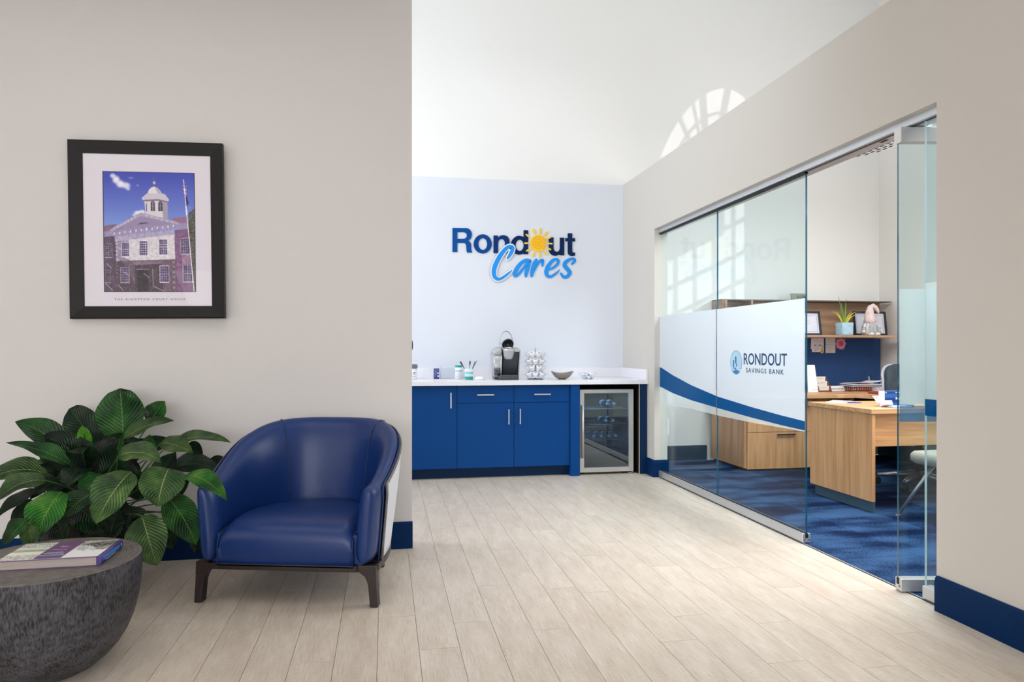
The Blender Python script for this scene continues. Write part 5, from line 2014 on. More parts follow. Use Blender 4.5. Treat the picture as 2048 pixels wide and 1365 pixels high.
def leaf_mesh(b, t, bend, hw, n, fold=0.25, ripple=0.05, point=0.75):
    """b base, t tip, bend = offset of the middle, hw half width, n facing direction."""
    b, t, n = Vector(b), Vector(t), Vector(n).normalized()
    mid = (b + t) / 2 + Vector(bend)
    NVv, NUu = 16, 8
    vs, uvs = [], []
    ph1, ph2 = lrnd.uniform(0, 6), lrnd.uniform(0, 6)
    pk = (0.5 ** 0.62) * (0.5 ** point)
    vm = 0.62 / (0.62 + point)
    pk = (vm ** 0.62) * ((1 - vm) ** point)
    for j in range(NVv + 1):
        v = j / NVv
        p = b * (1 - v) ** 2 + mid * 2 * v * (1 - v) + t * v * v
        tg = ((mid - b) * (1 - v) + (t - mid) * v).normalized()
        side = tg.cross(n)
        side = side.normalized() if side.length > 1e-4 else Vector((1, 0, 0))
        nn = side.cross(tg).normalized()
        w = hw * (max(v, 0.0) ** 0.62) * ((1 - v) ** point) / pk
        w = max(w, 0.0012)
        for i in range(NUu + 1):
            u = -1 + 2 * i / NUu
            off = fold * abs(u) * w - 0.35 * fold * w * u * u
            off += ripple * w * abs(u) * math.sin(v * 11 + ph1 + (1.3 if u > 0 else 0) + ph2 * (u > 0))
            vs.append(p + side * (u * w) + nn * off)
            uvs.append(((u + 1) / 2, v))
    fs = []
    for j in range(NVv):
        for i in range(NUu):
            a = j * (NUu + 1) + i
            fs.append((a, a + 1, a + NUu + 2, a + NUu + 1))
    me = bpy.data.meshes.new('leaf')
    me.from_pydata([tuple(v) for v in vs], [], fs)
    me.polygons.foreach_set('use_smooth', [True] * len(fs))
    ul = me.uv_layers.new(name='leaf')
    li = np.empty(len(me.loops), np.int32)
    me.loops.foreach_get('vertex_index', li)
    ul.data.foreach_set('uv', np.array(uvs, np.float32)[li].ravel())
    return me


ROOT = Vector((PX, PY, 0.34))
# photo base pixel, tip pixel, depth of base, depth of tip, half width (m), facing, middle bend, material, stem?
F = (0, -1, 0.25)
LEAVES = [
    ((246, 890), (240, 777), 4.02, 4.08, .118, (0.02, -1, .12), (0, .02, 0), 1),
    ((300, 848), (330, 803), 4.10, 4.12, .058, (-.1, -1, .2), (.0, .0, .02), 1),
    ((244, 880), (348, 842), 3.96, 3.95, .050, (-.2, -.75, .9), (.0, 0, .05), 2),
    ((192, 912), (138, 818), 4.05, 4.12, .094, (.15, -1, -.05), (.03, 0, .02), 0),
    ((138, 928), (30, 844), 3.80, 3.76, .076, (.35, -.8, .75), (.05, 0, .06), 1),
    ((142, 932), (12, 886), 3.72, 3.66, .052, (.2, -.55, 1), (.03, 0, .03), 1),
    ((96, 950), (-45, 975), 3.80, 3.70, .062, (-.1, -.8, .75), (0, 0, .10), 2),
    ((92, 962), (-14, 1008), 3.55, 3.42, .058, (-.2, -.8, .7), (0, -.02, .07), 2),
    ((262, 944), (192, 1048), 3.55, 3.42, .092, (-.12, -.95, .5), (.0, -.03, .04), 2),
    ((122, 984), (70, 1082), 3.45, 3.32, .082, (-.1, -.95, .45), (.0, -.03, .03), 3),
    ((188, 986), (118, 1044), 3.52, 3.42, .062, (-.25, -.9, .5), (.0, -.02, .03), 1),
    ((338, 938), (316, 1014), 3.58, 3.48, .100, (.10, -.9, .6), (.0, -.04, .03), 2),
    ((334, 994), (392, 1090), 3.60, 3.52, .076, (.1, -.95, .35), (.02, -.02, .03), 1),
    ((402, 1030), (390, 1110), 3.66, 3.62, .052, (.3, -.9, .2), (.0, 0, .0), 0),
    ((284, 1032), (314, 1132), 3.42, 3.36, .086, (.02, -1, .3), (.0, -.02, .02), 2),
    ((232, 1000), (256, 1066), 3.60, 3.52, .044, (.3, -.9, .2), (.0, 0, 0), 0),
    ((336, 892), (462, 886), 3.95, 3.90, .046, (.0, -.55, .9), (.0, 0, .075), 2),
    ((322, 886), (386, 906), 3.78, 3.70, .052, (.1, -.8, .7), (.0, 0, .02), 2),
    ((236, 912), (321, 926), 3.60, 3.50, .060, (.1, -.75, .75), (.02, 0, .06), 2),
    ((340, 940), (442, 944), 3.92, 3.90, .066, (.05, -.65, .8), (.0, 0, .07), 0),
    ((372, 950), (454, 1002), 3.52, 3.30, .050, (.15, -.75, .75), (.01, 0, .05), 3),
    ((376, 888), (406, 908), 3.96, 3.94, .034, (.0, -.9, .4), (.0, 0, 0), 0),
    ((232, 914), (200, 872), 3.90, 3.95, .058, (.1, -1, .1), (.0, 0, 0), 0),
    ((240, 912), (249, 866), 3.70, 3.70, .024, (-.6, -.8, .2), (.0, 0, .01), 3),
    ((54, 1040), (6, 1096), 3.30, 3.24, .046, (-.3, -.85, .5), (.0, 0, .02), 1),
    ((56, 1050), (66, 1100), 3.28, 3.26, .036, (.2, -.9, .3), (.0, 0, .0), 2),
    ((76, 982), (-12, 1040), 3.62, 3.5, .042, (-.2, -.7, .7), (.0, 0, .03), 0),
    ((164, 968), (80, 930), 3.78, 3.75, .044, (.1, -.7, .7), (.0, 0, .03), 0),
    ((140, 1000), (82, 1092), 3.40, 3.36, .034, (-.8, -.6, .3), (.0, 0, .02), 0),
    ((205, 1008), (160, 1084), 3.62, 3.52, .070, (.05, -1, .3), (.0, 0, .0), 0),
    ((222, 960), (196, 905), 3.82, 3.85, .062, (.05, -1, .15), (.0, 0, 0), 0),
    ((282, 1000), (262, 938), 3.74, 3.70, .060, (-.2, -1, .1), (.0, 0, 0), 0),
    ((330, 1010), (380, 960), 3.74, 3.74, .044, (.1, -.9, .4), (.0, 0, .02), 0),
    ((172, 960), (235, 1010), 3.70, 3.62, .060, (.2, -.95, .3), (.0, 0, .02), 1),
    ((350, 1030), (352, 1078), 3.62, 3.58, .052, (.1, -1, .1), (.0, 0, 0), 0),
    ((120, 962), (60, 1000), 3.66, 3.58, .044, (-.1, -.8, .6), (.0, 0, .03), 0),
    ((70, 1002), (20, 1060), 3.56, 3.48, .040, (-.1, -.9, .4), (.0, 0, .02), 0),
    ((310, 960), (352, 905), 3.86, 3.9, .056, (.1, -1, .1), (.0, 0, 0), 0),
    ((420, 918), (452, 950), 4.10, 4.08, .050, (.1, -.9, .4), (.0, 0, .01), 0),
    ((158, 945), (150, 908), 3.98, 4.05, .060, (.1, -1, .2), (.0, 0, 0), 0),
    ((286, 905), (338, 880), 4.02, 4.05, .045, (.0, -.8, .6), (.0, 0, .03), 0),
    ((150, 1010), (215, 1075), 3.56, 3.44, .070, (.1, -1, .3), (.0, 0, .02), 0),
    ((232, 1030), (215, 1090), 3.52, 3.42, .060, (-.1, -1, .3), (.0, 0, .0), 0),
    ((110, 1030), (130, 1085), 3.50, 3.40, .060, (.0, -1, .3), (.0, 0, .0), 0),
    ((262, 1040), (280, 1095), 3.62, 3.55, .060, (.0, -1, .2), (.0, 0, .0), 0),
    ((330, 1040), (345, 1100), 3.68, 3.62, .062, (.0, -1, .2), (.0, 0, .0), 0),
    ((200, 950), (165, 1000), 3.66, 3.60, .060, (-.2, -1, .3), (.0, 0, .02), 1),
    ((290, 920), (300, 870), 3.92, 3.95, .050, (.1, -1, .2), (.0, 0, .0), 1),
]
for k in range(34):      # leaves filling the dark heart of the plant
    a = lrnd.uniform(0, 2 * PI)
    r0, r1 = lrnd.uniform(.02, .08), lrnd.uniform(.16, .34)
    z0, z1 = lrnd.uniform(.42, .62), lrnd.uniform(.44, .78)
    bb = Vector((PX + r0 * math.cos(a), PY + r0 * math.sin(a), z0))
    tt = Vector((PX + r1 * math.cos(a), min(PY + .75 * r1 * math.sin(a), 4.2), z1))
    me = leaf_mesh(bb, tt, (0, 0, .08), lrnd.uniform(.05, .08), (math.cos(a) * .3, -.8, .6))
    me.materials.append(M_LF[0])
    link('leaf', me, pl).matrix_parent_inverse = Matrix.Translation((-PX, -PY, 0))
for (b_, t_2, db, dt, hw, n_, bend, mi) in LEAVES:
    B, T = on_y(b_[0], b_[1], db), on_y(t_2[0], t_2[1], dt)
    me = leaf_mesh(B, T, bend, hw, n_, point=0.55 if b_[1] < 915 and hw > .09 else (0.80 if hw > .07 else 0.98), fold=.42, ripple=.13)
    me.materials.append(M_LF[mi])
    o = link('leaf', me, pl)
    o.matrix_parent_inverse = Matrix.Translation((-PX, -PY, 0))
    base = ROOT + Vector((lrnd.uniform(-.09, .09), lrnd.uniform(-.09, .09), 0))
    mid = base.lerp(B, .55) + Vector((0, 0, .05))
    pts = [base * (1 - v) ** 2 + mid * 2 * v * (1 - v) + B * v * v for v in [k / 8 for k in range(9)]]
    so2 = obj('stem', MB().tube(pts, [.0045 - .0018 * k / 8 for k in range(9)], 6), M_STEM, pl)
    so2.matrix_parent_inverse = Matrix.Translation((-PX, -PY, 0))
# flower spathe
M_SP = mat_leaf('spathe_lime', (60, 150, 14), (110, 200, 30), (160, 222, 60))
B, T = on_y(174, 900, 3.78), on_y(164, 852, 3.80)
me = leaf_mesh(B, T, (0, 0, 0), .034, (.05, -1, .1), fold=.12, ripple=0)
me.materials.append(M_SP)
o = tag(link('flower_spathe', me, pl), 'lime green flower hood')
o.matrix_parent_inverse = Matrix.Translation((-PX, -PY, 0))
A_, B_ = on_y(172, 893, 3.765), on_y(168, 868, 3.765)
o = obj('spadix', MB().tube([A_, A_.lerp(B_, .5), B_], [.003, .0045, .002], 8), mat('spadix_dark', (24, 50, 20), 0.6), pl)
o.matrix_parent_inverse = Matrix.Translation((-PX, -PY, 0))
q = [B, on_y(179, 930, 3.80), on_y(181, 975, 3.82), ROOT]
o = obj('stem', MB().tube(q, .004, 6), M_STEM, pl)
o.matrix_parent_inverse = Matrix.Translation((-PX, -PY, 0))
# ================================================================== OFFICE
WA, WB = (232, 180, 128), (196, 138, 88)
M_WV = mat_wood('walnut_laminate_upright', WA, WB, 2)
M_WX = mat_wood('walnut_laminate_across', WA, WB, 0)
M_WT = mat_wood('walnut_laminate_top', (224, 178, 132), (190, 138, 92), 0)
M_WD = mat_wood('walnut_laminate_hutch', (186, 152, 124), (146, 112, 86), 0)
M_GREYBASE = mat('plinth_grey_blue', (70, 92, 108), 0.5)
M_HND = mat('dark_bar_handle', (44, 54, 66), 0.4, 0.5)
M_GAP = mat('cabinet_gap_dark', (60, 44, 34), 0.7)


def lateral(name, label, x0, x1, fy, split, hx, group=None):
    t = thing(name, label, 'file cabinet')
    obj('body', MB().box(x0 + .002, x1 - .001, fy + .022, 7.12, .03, .722), M_WV, t)
    obj('plinth', MB().box(x0 + .02, x1 - .02, fy + .05, 7.1, 0, .03), M_GAP, t)
    for k, (z0, z1) in enumerate(((.022, split - .002), (split + .002, .716))):
        d = obj('drawer', MB().box(x0 + .022, x1 - .003, fy, fy + .02, z0, z1), M_WV, t, bev=.0015)
        zz = z1 - .020
        h = MB().box(hx[k] - .095, hx[k] + .095, fy - .028, fy - .018, zz - .009, zz + .004)
        for xx in (-.085, .085):
            h.box(hx[k] + xx - .004, hx[k] + xx + .004, fy - .02, fy, zz - .006, zz + .002)
        obj('handle', h, M_HND, d, bev=.001)
    return t


lateral('file_cabinet', 'two-drawer wooden file cabinet seen through the glass under the blue stripe', 3.50, 4.345, 6.385, .385, (3.93, 3.93))
lateral('file_cabinet', 'wooden drawer pedestal beside the file cabinet, mostly hidden behind the desk', 4.347, 4.70, 6.385, .385, (4.52, 4.52))
bw = thing('office_worktop', 'wooden L-shaped worktop along the office back wall under the blue board', 'worktop')
obj('back_top', MB().prism([(3.44, 7.15), (3.44, 6.27), (4.60, 6.24), (4.76, 5.98), (4.76, 4.9), (5.58, 4.9), (5.58, 7.15)], ((0, 0, .725), (1, 0, 0), (0, 1, 0)), .037), M_WT, bw, bev=.0015)
obj('support_panel', MB().box(5.30, 5.33, 5.0, 5.9, 0, .725), M_WV, bw)
obj('support_panel', MB().box(4.80, 5.45, 6.6, 6.62, 0.2, .725), M_GAP, bw)
# desk facing the lobby
dk = thing('desk', 'wooden desk with a closed side panel nearest the glass opening', 'desk')
obj('desk_top', MB().prism([(3.488, 5.335), (3.488, 4.55), (5.25, 4.55), (5.25, 5.335)], ((0, 0, .735), (1, 0, 0), (0, 1, 0)), .033), M_WT, dk, bev=.0015)
obj('side_panel', MB().box(3.50, 3.528, 4.562, 5.318, .09, .7345), M_WV, dk, bev=.001)
obj('side_plinth', MB().box(3.536, 3.556, 4.60, 5.30, 0.003, .0895), M_GREYBASE, dk)
obj('modesty_panel', MB().box(3.5285, 5.18, 4.605, 4.625, .488, .7345), M_WX, dk, bev=.001)
obj('end_panel', MB().box(5.18, 5.21, 4.58, 5.30, .003, .7345), M_WV, dk)
# hutch with tack board
hu = thing('wall_hutch', 'wooden wall hutch with display shelf above the blue tack board', 'hutch')
obj('back_panel', MB().box(3.545, 5.575, 7.14, 7.165, 1.362, 1.735), M_WD, hu)
obj('top_cap', MB().box(3.53, 5.57, 6.94, 7.17, 1.735, 1.747), mat('cap_grey_brown', (108, 100, 94), 0.5), hu)
obj('shelf_board', MB().box(3.53, 5.495, 6.68, 7.165, 1.336, 1.3615), M_WD, hu, bev=.0015)
obj('side_panel', MB().box(3.53, 3.552, 6.86, 7.165, 1.362, 1.735), M_WD, hu)
obj('divider', MB().box(3.86, 3.88, 6.92, 7.14, 1.362, 1.735), M_WD, hu)
tk = thing('tack_board', 'dark blue fabric tack board under the hutch shelf', 'board')
obj('board_panel', MB().box(3.56, 5.57, 7.12, 7.165, .763, 1.335), mat('tack_blue', (34, 70, 124), 0.9, bump=(420, .25)), tk)
TBY = 7.1195


def pin_card(name, label, cat, px0, py0, px1, py1, mm, dy, rz=0.0):
    a, b = on_y(px0, py1, TBY), on_y(px1, py0, TBY)
    w, h = b.x - a.x, b.z - a.z
    t = thing(name, label, cat, ((a.x + b.x) / 2, TBY - dy, a.z))
    t.rotation_euler = (0, rz, 0)
    obj('sheet', MB().box(-w / 2, w / 2, -.0012, 0, 0, h), mm, t)
    return t, w, h


M_NOTE = mat('note_lilac_white', (226, 220, 232), 0.8)
M_NOTE2 = mat('note_grey_green', (208, 208, 204), 0.8)
M_INK = mat('note_ink', (84, 84, 100), 0.8)
M_INK2 = mat('note_ink_pale', (168, 166, 176), 0.8)
t, w, h = pin_card('pinned_note', 'pale note pinned behind the others at the board edge by the glass', 'note', 1621.5, 678, 1645, 699, M_NOTE, .001, .03)
t, w, h = pin_card('pinned_note', 'white note with dark printed marks and a keychain hanging over it', 'note', 1623.5, 677, 1647, 704.5, M_NOTE, .003)
obj('printed_marks', MB().box(-w * .32, -w * .12, -.0016, -.0012, h * .46, h * .52).box(w * .04, w * .3, -.0016, -.0012, h * .46, h * .52).box(-w * .25, -w * .15, -.0016, -.0012, h * .08, h * .13), M_INK, t)
m_ = MB()
for k in range(5):
    m_.box(-w * .3, w * (.1 + .08 * (k % 3)), -.0015, -.0012, h * (.18 + .05 * k), h * (.195 + .05 * k))
    m_.box(-w * .36, w * .36, -.0015, -.0012, h * (.64 + .06 * k), h * (.65 + .06 * k))
obj('printed_lines', m_, M_INK2, t)
for k, (y0, y1, lb) in enumerate(((675.5, 690, 'upper grey typed card of the pair pinned beside the pink flower'), (690.5, 706.5, 'lower grey typed card of the pair pinned beside the pink flower'))):
    t, w, h = pin_card('pinned_note', lb, 'note', 1651, y0, 1670.5, y1, M_NOTE2, .001)
    m_ = MB()
    for q in range(6):
        m_.box(-w * .4, w * (.05 + .32 * ((q * 7) % 5) / 4), -.0016, -.0012, h * (.14 + .13 * q), h * (.165 + .13 * q))
    obj('typed_lines', m_, M_INK2, t)
# pink paper flower
fc = on_y(1680.5, 688, TBY)
pf = thing('paper_flower', 'pink ruffled rose cut-out pinned to the blue board', 'flower', (fc.x, TBY - .004, fc.z))
rp = random.Random(4)
for ring, (n, r0, r1, c_) in enumerate(((8, .030, .058, (214, 130, 156)), (7, .018, .044, (226, 152, 174)), (6, .008, .030, (206, 104, 138)), (5, .0, .018, (184, 72, 112)))):
    for k in range(n):
        a = 2 * PI * k / n + .4 * ring
        cx, cz = (r0 + r1) / 2 * math.cos(a), (r0 + r1) / 2 * math.sin(a)
        wv_ = (r1 - r0) * .72 + .004
        pts = [(cx + wv_ * math.cos(b), cz + wv_ * .9 * math.sin(b)) for b in [2 * PI * i / 10 for i in range(10)]]
        m_ = MB()
        ctr = (cx * .8, -.004 - .005 * ring, cz * .8)
        m_.add([(p[0], -.001 - .004 * ring - .003 * (i % 2), p[1]) for i, p in enumerate(pts)] + [ctr], [(i, (i + 1) % 10, 10) for i in range(10)], True)
        obj('petal', m_, mat('petal_pink_%d' % ring, c_, 0.7), pf, fix=False)
for k, a in enumerate((.7, 2.4, 5.2)):
    m_ = MB()
    d = Vector((math.cos(a), 0, math.sin(a)))
    s_ = Vector((-d.z, 0, d.x))
    m_.add([d * .045 + Vector((0, -.0005, 0)), d * .06 + s_ * .014, d * .084, d * .06 - s_ * .014], [(0, 1, 2), (0, 2, 3)])
    obj('leaf_cut_out', m_, mat('cut_out_green', (120, 140, 110), 0.7), pf, fix=False)
# keychain
kc = on_y(1643.5, 688, TBY)
kt = thing('keychain', 'white ring and yellow tag keychain hanging on the pinned note', 'keychain', (kc.x, TBY - .008, kc.z))
ring = [(.013 * math.cos(2 * PI * k / 16), 0, -.004 + .015 * math.sin(2 * PI * k / 16)) for k in range(16)]
obj('key_ring', MB().tube(ring, .003, 6, closed=True), mat('ring_cream', (232, 228, 206), 0.4), kt)
obj('strap', MB().box(-.005, .004, -.002, .002, -.062, -.018), mat('strap_gold', (196, 168, 96), 0.5), kt)
obj('tag_body', MB().box(-.017, .013, -.003, .003, -.106, -.060), mat('tag_yellow', (236, 190, 40), 0.5), kt, bev=.002)
obj('tag_print', MB().box(-.009, .006, -.0036, -.003, -.092, -.082), M_INK, kt)

# shelf things
SZ = 1.362


def cert(label, x0, x1, y, hgt, lean, rz=0.0):
    w = x1 - x0
    t = thing('framed_certificate', label, 'framed certificate', ((x0 + x1) / 2, y, SZ))
    t.rotation_euler = (math.radians(-lean), 0, rz)
    f = .022
    m = MB()
    for a in ((-w / 2, w / 2, 0, f), (-w / 2, w / 2, hgt - f, hgt), (-w / 2, -w / 2 + f, f, hgt - f), (w / 2 - f, w / 2, f, hgt - f)):
        m.box(a[0], a[1], -.018, 0, a[2], a[3])
    obj('frame', m, mat('certificate_frame_black', (34, 38, 48), 0.35), t, bev=.002)
    obj('paper', MB().box(-w / 2 + f - .002, w / 2 - f + .002, -.006, -.003, f - .002, hgt - f + .002), mat('certificate_paper', (222, 226, 240), 0.6), t)
    b = MB()
    i = f + .016
    for a in ((-w / 2 + i, w / 2 - i, i, i + .004), (-w / 2 + i, w / 2 - i, hgt - i - .004, hgt - i), (-w / 2 + i, -w / 2 + i + .004, i, hgt - i), (w / 2 - i - .004, w / 2 - i, i, hgt - i)):
        b.box(a[0], a[1], -.0066, -.006, a[2], a[3])
    obj('printed_border', b, mat('certificate_border', (150, 156, 182), 0.6), t)
    l_ = MB()
    for k, (ww, zz) in enumerate(((.62, .80), (.34, .70), (.5, .62), (.56, .55), (.44, .48), (.2, .3))):
        l_.box(-w * ww * .4, w * ww * .4, -.0066, -.006, hgt * zz, hgt * zz + .004)
    obj('printed_lines', l_, mat('certificate_lines', (172, 178, 200), 0.6), t)
    return t


cert('framed certificate on the shelf cut off by the glass edge, left of the grass plant', 4.30, 4.695, 6.93, .266, 9)
cert('framed certificate on the shelf behind the plush gnome', 5.095, 5.50, 6.93, .270, 7)
gp_ = thing('grass_plant', 'spiky yellow-green grass plant in a pale blue square pot on the shelf', 'plant', (4.865, 6.775, SZ))
obj('pot', MB().loft([[(p[0], p[1], z) for p in rrect(-w_, w_, -w_, w_, .012, 3)] for z, w_ in ((0, .062), (.01, .064), (.128, .067), (.134, .066), (.134, .058), (.11, .056))], True, True, True), mat('pot_pale_blue', (186, 216, 232), 0.35, vary=(14, (150, 194, 220), (1, 1, 2.5))), gp_)
obj('soil', MB().box(-.057, .057, -.057, .057, .10, .118), mat('dark_soil', (40, 44, 44), 0.9), gp_)
M_GR = [mat('blade_green', (120, 170, 50), 0.5), mat('blade_yellow', (206, 196, 70), 0.5), mat('blade_deep', (66, 130, 44), 0.5)]
for k, (dx, dz, dy, sag, mi) in enumerate(((-.150, .145, -.02, -.01, 1), (-.10, .13, .03, -.07, 1), (-.045, .300, .02, 0, 2), (.012, .275, -.01, 0, 2), (-.015, .235, .03, .01, 0), (.000, .22, -.03, 0, 0), (.150, .125, -.02, -.06, 1), (.125, .10, .03, -.05, 1), (.155, .065, -.04, -.07, 1), (.09, .13, .02, -.03, 1), (-.02, .17, .0, 0, 0), (.025, .18, .02, 0, 0))):
    a = Vector((dx * .12, dy * .2, .115))
    b = Vector((dx * 1.25, dy, .115 + dz))
    c = a.lerp(b, .5) + Vector((-dx * .12, 0, abs(dx) * .35 - sag))
    pts = [a * (1 - v) ** 2 + c * 2 * v * (1 - v) + b * v * v for v in [q / 8 for q in range(9)]]
    m_ = MB()
    L_, R_, C_ = [], [], []
    for q, p in enumerate(pts):
        ww = .0068 * (1 - (q / 8) ** 2) + .001
        L_.append(p + Vector((ww, .002, .001)))
        C_.append(p + Vector((0, -.003, 0)))
        R_.append(p + Vector((-ww, .002, .001)))
    m_.loft([L_, C_, R_], False, False, True)
    obj('blade', m_, M_GR[mi], gp_, fix=False)
gn = thing('plush_gnome', 'grey bearded plush gnome with floppy pale pink hat on the shelf', 'plush toy', (5.165, 6.775, SZ))
M_HAT = mat('hat_pale_pink', (238, 222, 220), 0.95, bump=(120, .5), vary=(40, (226, 200, 204)))
M_BEARD = mat('beard_grey_white', (206, 208, 210), 0.95, bump=(60, .9, (1, 1, .15)), vary=(30, (150, 156, 160), (2, 2, .3)))
M_BODY = mat('plush_body_white', (224, 224, 224), 0.95, bump=(90, .5))
obj('body', MB().lathe([(0, 0), (.070, .004), (.082, .03), (.078, .08), (.062, .125), (.03, .15), (0, .152)], 24), M_BODY, gn)
bd = MB()
rb = random.Random(9)
for k in range(15):
    xa = -.062 + .124 * k / 14
    top_ = Vector((xa * .35, -.052, .150))
    bot = Vector((xa * 1.15, -.088 - .006 * rb.random(), .012 + .02 * rb.random()))
    mid = top_.lerp(bot, .5) + Vector((0, -.016, .0))
    pts = [top_ * (1 - v) ** 2 + mid * 2 * v * (1 - v) + bot * v * v for v in [q / 6 for q in range(7)]]
    bd.tube(pts, [.006, .010, .012, .012, .011, .008, .003], 7)
tag(obj('beard', bd, M_BEARD, gn), None, None, None, 'stuff')
hatp = [Vector((0, -.01, .135)), Vector((0, -.008, .19)), Vector((.005, 0, .25)), Vector((.016, .0, .305)), Vector((.040, -.01, .322)), Vector((.066, -.02, .300)), Vector((.086, -.026, .262)), Vector((.094, -.028, .236))]
obj('hat', MB().tube(hatp, [.062, .055, .042, .030, .025, .021, .016, .006], 20), M_HAT, gn)
obj('nose', MB().lathe([(0, -.014), (.010, -.010), (.014, 0), (.010, .010), (0, .014)], 14, (0, -.066, .150)), mat('nose_pink', (232, 200, 196), 0.8), gn)
M_STR = mat('sleeve_stripe', (90, 94, 100), 0.9)
for sx in (-1, 1):
    pts = [Vector((sx * .058, -.02, .125)), Vector((sx * .088, -.035, .095)), Vector((sx * .100, -.045, .062))]
    ar = obj('arm', MB().tube(pts, [.016, .017, .015], 10), M_BODY, gn)
    for k in range(4):
        q_ = pts[0].lerp(pts[2], .15 + .2 * k) + Vector((sx * .008 * (1 if k in (1, 2) else .3), 0, 0))
        obj('sleeve_band', MB().tube([q_, q_ + Vector((sx * .003, -.001, -.005))], .0185, 10), M_STR, ar)
    obj('mitten', MB().lathe([(0, -.020), (.014, -.014), (.018, 0), (.013, .014), (0, .018)], 12, (sx * .104, -.050, .042)), M_BODY, gn)
    obj('shoe', MB().lathe([(0, 0), (.030, .002), (.034, .014), (.024, .028), (0, .032)], 16, (sx * .036, -.078, 0)), M_BODY, gn)
# little sign on top of the hutch
sc = thing('hutch_sign', 'small grey-green sign block on top of the hutch behind the glass', 'sign', (4.478, 7.02, 1.747))
obj('block', MB().prism([(-.078, 0), (.10, 0), (.10, .078), (-.092, .078)], ((0, -.012, 0), (1, 0, 0), (0, 0, 1)), -.024), mat('sign_grey_green', (152, 156, 140), 0.6), sc)
text('lettering', "'S COM", ((-.030, -.0135, .022), (1, 0, 0), (0, 0, 1)), .122, .034, mat('sign_letter_slate', (48, 66, 78), 0.6), sc, .001, .02)

# on the back worktop
OZ = 0.7624
tc_ = thing('tent_card', 'white folded card standing behind the glass edge beside the card rack', 'card', (4.405, 6.62, OZ))
obj('sheet', MB().prism([(-.075, 0), (.045, 0), (.012, .285), (-.075, .285)], ((0, 0, 0), (1, 0, 0), (0, .05, 1)), .003), mat('card_white', (236, 238, 244), 0.7), tc_)
obj('printed_line', MB().box(-.02, .03, -.0016, -.0006, .024, .030), mat('card_red_line', (150, 90, 110), 0.7), tc_)
rk = thing('card_rack', 'stepped reddish wooden rack of business cards on the back worktop', 'card rack', (4.545, 6.70, OZ), .06)
M_MAH = mat('mahogany', (128, 66, 46), 0.4, vary=(20, (100, 46, 32), (1, 1, 6)))
obj('foot', MB().box(-.088, .082, -.06, .06, 0, .012), M_MAH, rk, bev=.002)
for sx in (-.084, .064):
    obj('side', MB().prism([(-.058, .012), (.05, .012), (.05, .16), (.03, .16), (.02, .115), (-.005, .11), (-.015, .07), (-.035, .066)], ((sx, 0, 0), (0, 1, 0), (0, 0, 1)), .014), M_MAH, rk)
for k in range(3):
    y = .026 - .03 * k
    st_ = obj('card_stack', MB().box(-.066, .060 + .0 * k, y - .004, y + .004, .014 + .0, .158 - .048 * k), mat('business_card', (226, 222, 212), 0.7), rk)
    obj('card_print', MB().box(-.054, -.046, y - .0046, y - .004, .132 - .048 * k, .142 - .048 * k).box(-.03, .03, y - .0046, y - .004, .138 - .048 * k, .141 - .048 * k), M_INK, st_)
npl = thing('name_plate', 'low white desk plate with grey lettering beside the card rack', 'name plate', (4.735, 6.72, OZ), .02)
obj('plate', MB().prism([(-.085, 0), (.094, 0), (.086, .056), (-.092, .056)], ((0, 0, 0), (1, 0, 0), (0, .25, 1)), .012), mat('plate_white', (224, 226, 224), 0.6), npl)
text('lettering', "TOTALLY CAN'T EVEN", ((-.072, -.0135 + .005, .020), (1, 0, 0), (0, .25, 1)), .145, .014, mat('plate_grey', (104, 112, 124), 0.6), npl, .0006, .01)
# wire tray with papers
wt = thing('wire_tray', 'rose gold wire letter tray heaped with papers on the back worktop', 'letter tray', (4.985, 6.66, OZ), -.05)
M_RG = mat('rose_gold_wire', (206, 146, 122), 0.3, 0.7)
M_ = MB()
for z in (.006, .030, .055):
    M_.tube([(-.17, -.10, z), (.17, -.10, z), (.17, .14, z), (-.17, .14, z)], .0032, 6, closed=True)
for k in range(13):
    x_ = -.16 + .32 * k / 12
    M_.tube([(x_, -.10, .055), (x_, -.10, .006), (x_, .14, .006), (x_, .14, .055)], .0024, 5)
for k in range(7):
    y_ = -.08 + .2 * k / 6
    M_.tube([(-.17, y_, .055), (-.17, y_, .006), (.17, y_, .006), (.17, y_, .055)], .0024, 5)
obj('wire_basket', M_, M_RG, wt)
rp = random.Random(3)
papers = [(.064, 'stack of white papers lying across the wire tray, lowest sheet', 0.0), (.073, 'grey-edged folder on the wire tray papers', .05), (.082, 'white bound report near the top of the wire tray', -.04), (.091, 'curling white sheet on the very top of the wire tray', .10)]
pcol = [(236, 234, 240), (150, 148, 156), (238, 236, 242), (232, 230, 238)]
for k, (z, lb, rz) in enumerate(papers):
    w2, th_ = (.36, .0055) if k < 3 else (.30, .003)
    t = thing('paper_sheaf', lb, 'papers', (4.99 + .015 * (k % 2), 6.66, OZ + z), -.05 + rz)
    def sheet(u, v, w2=w2, k=k):
        curl = .022 * max(0, (u - .6) / .4) ** 2 if k == 3 else .0015 * math.sin(5 * u)
        return (-w2 / 2 + w2 * u, -.115 + .25 * v, curl + (.012 * (1 - v) ** 3 if k == 3 else 0))
    o = obj('sheet', MB().grid(sheet, 10, 6), mat('paper_tone_%d' % k, pcol[k], 0.8), t)
    md = o.modifiers.new('thickness', 'SOLIDIFY')
    md.thickness = th_
    md.offset = 1
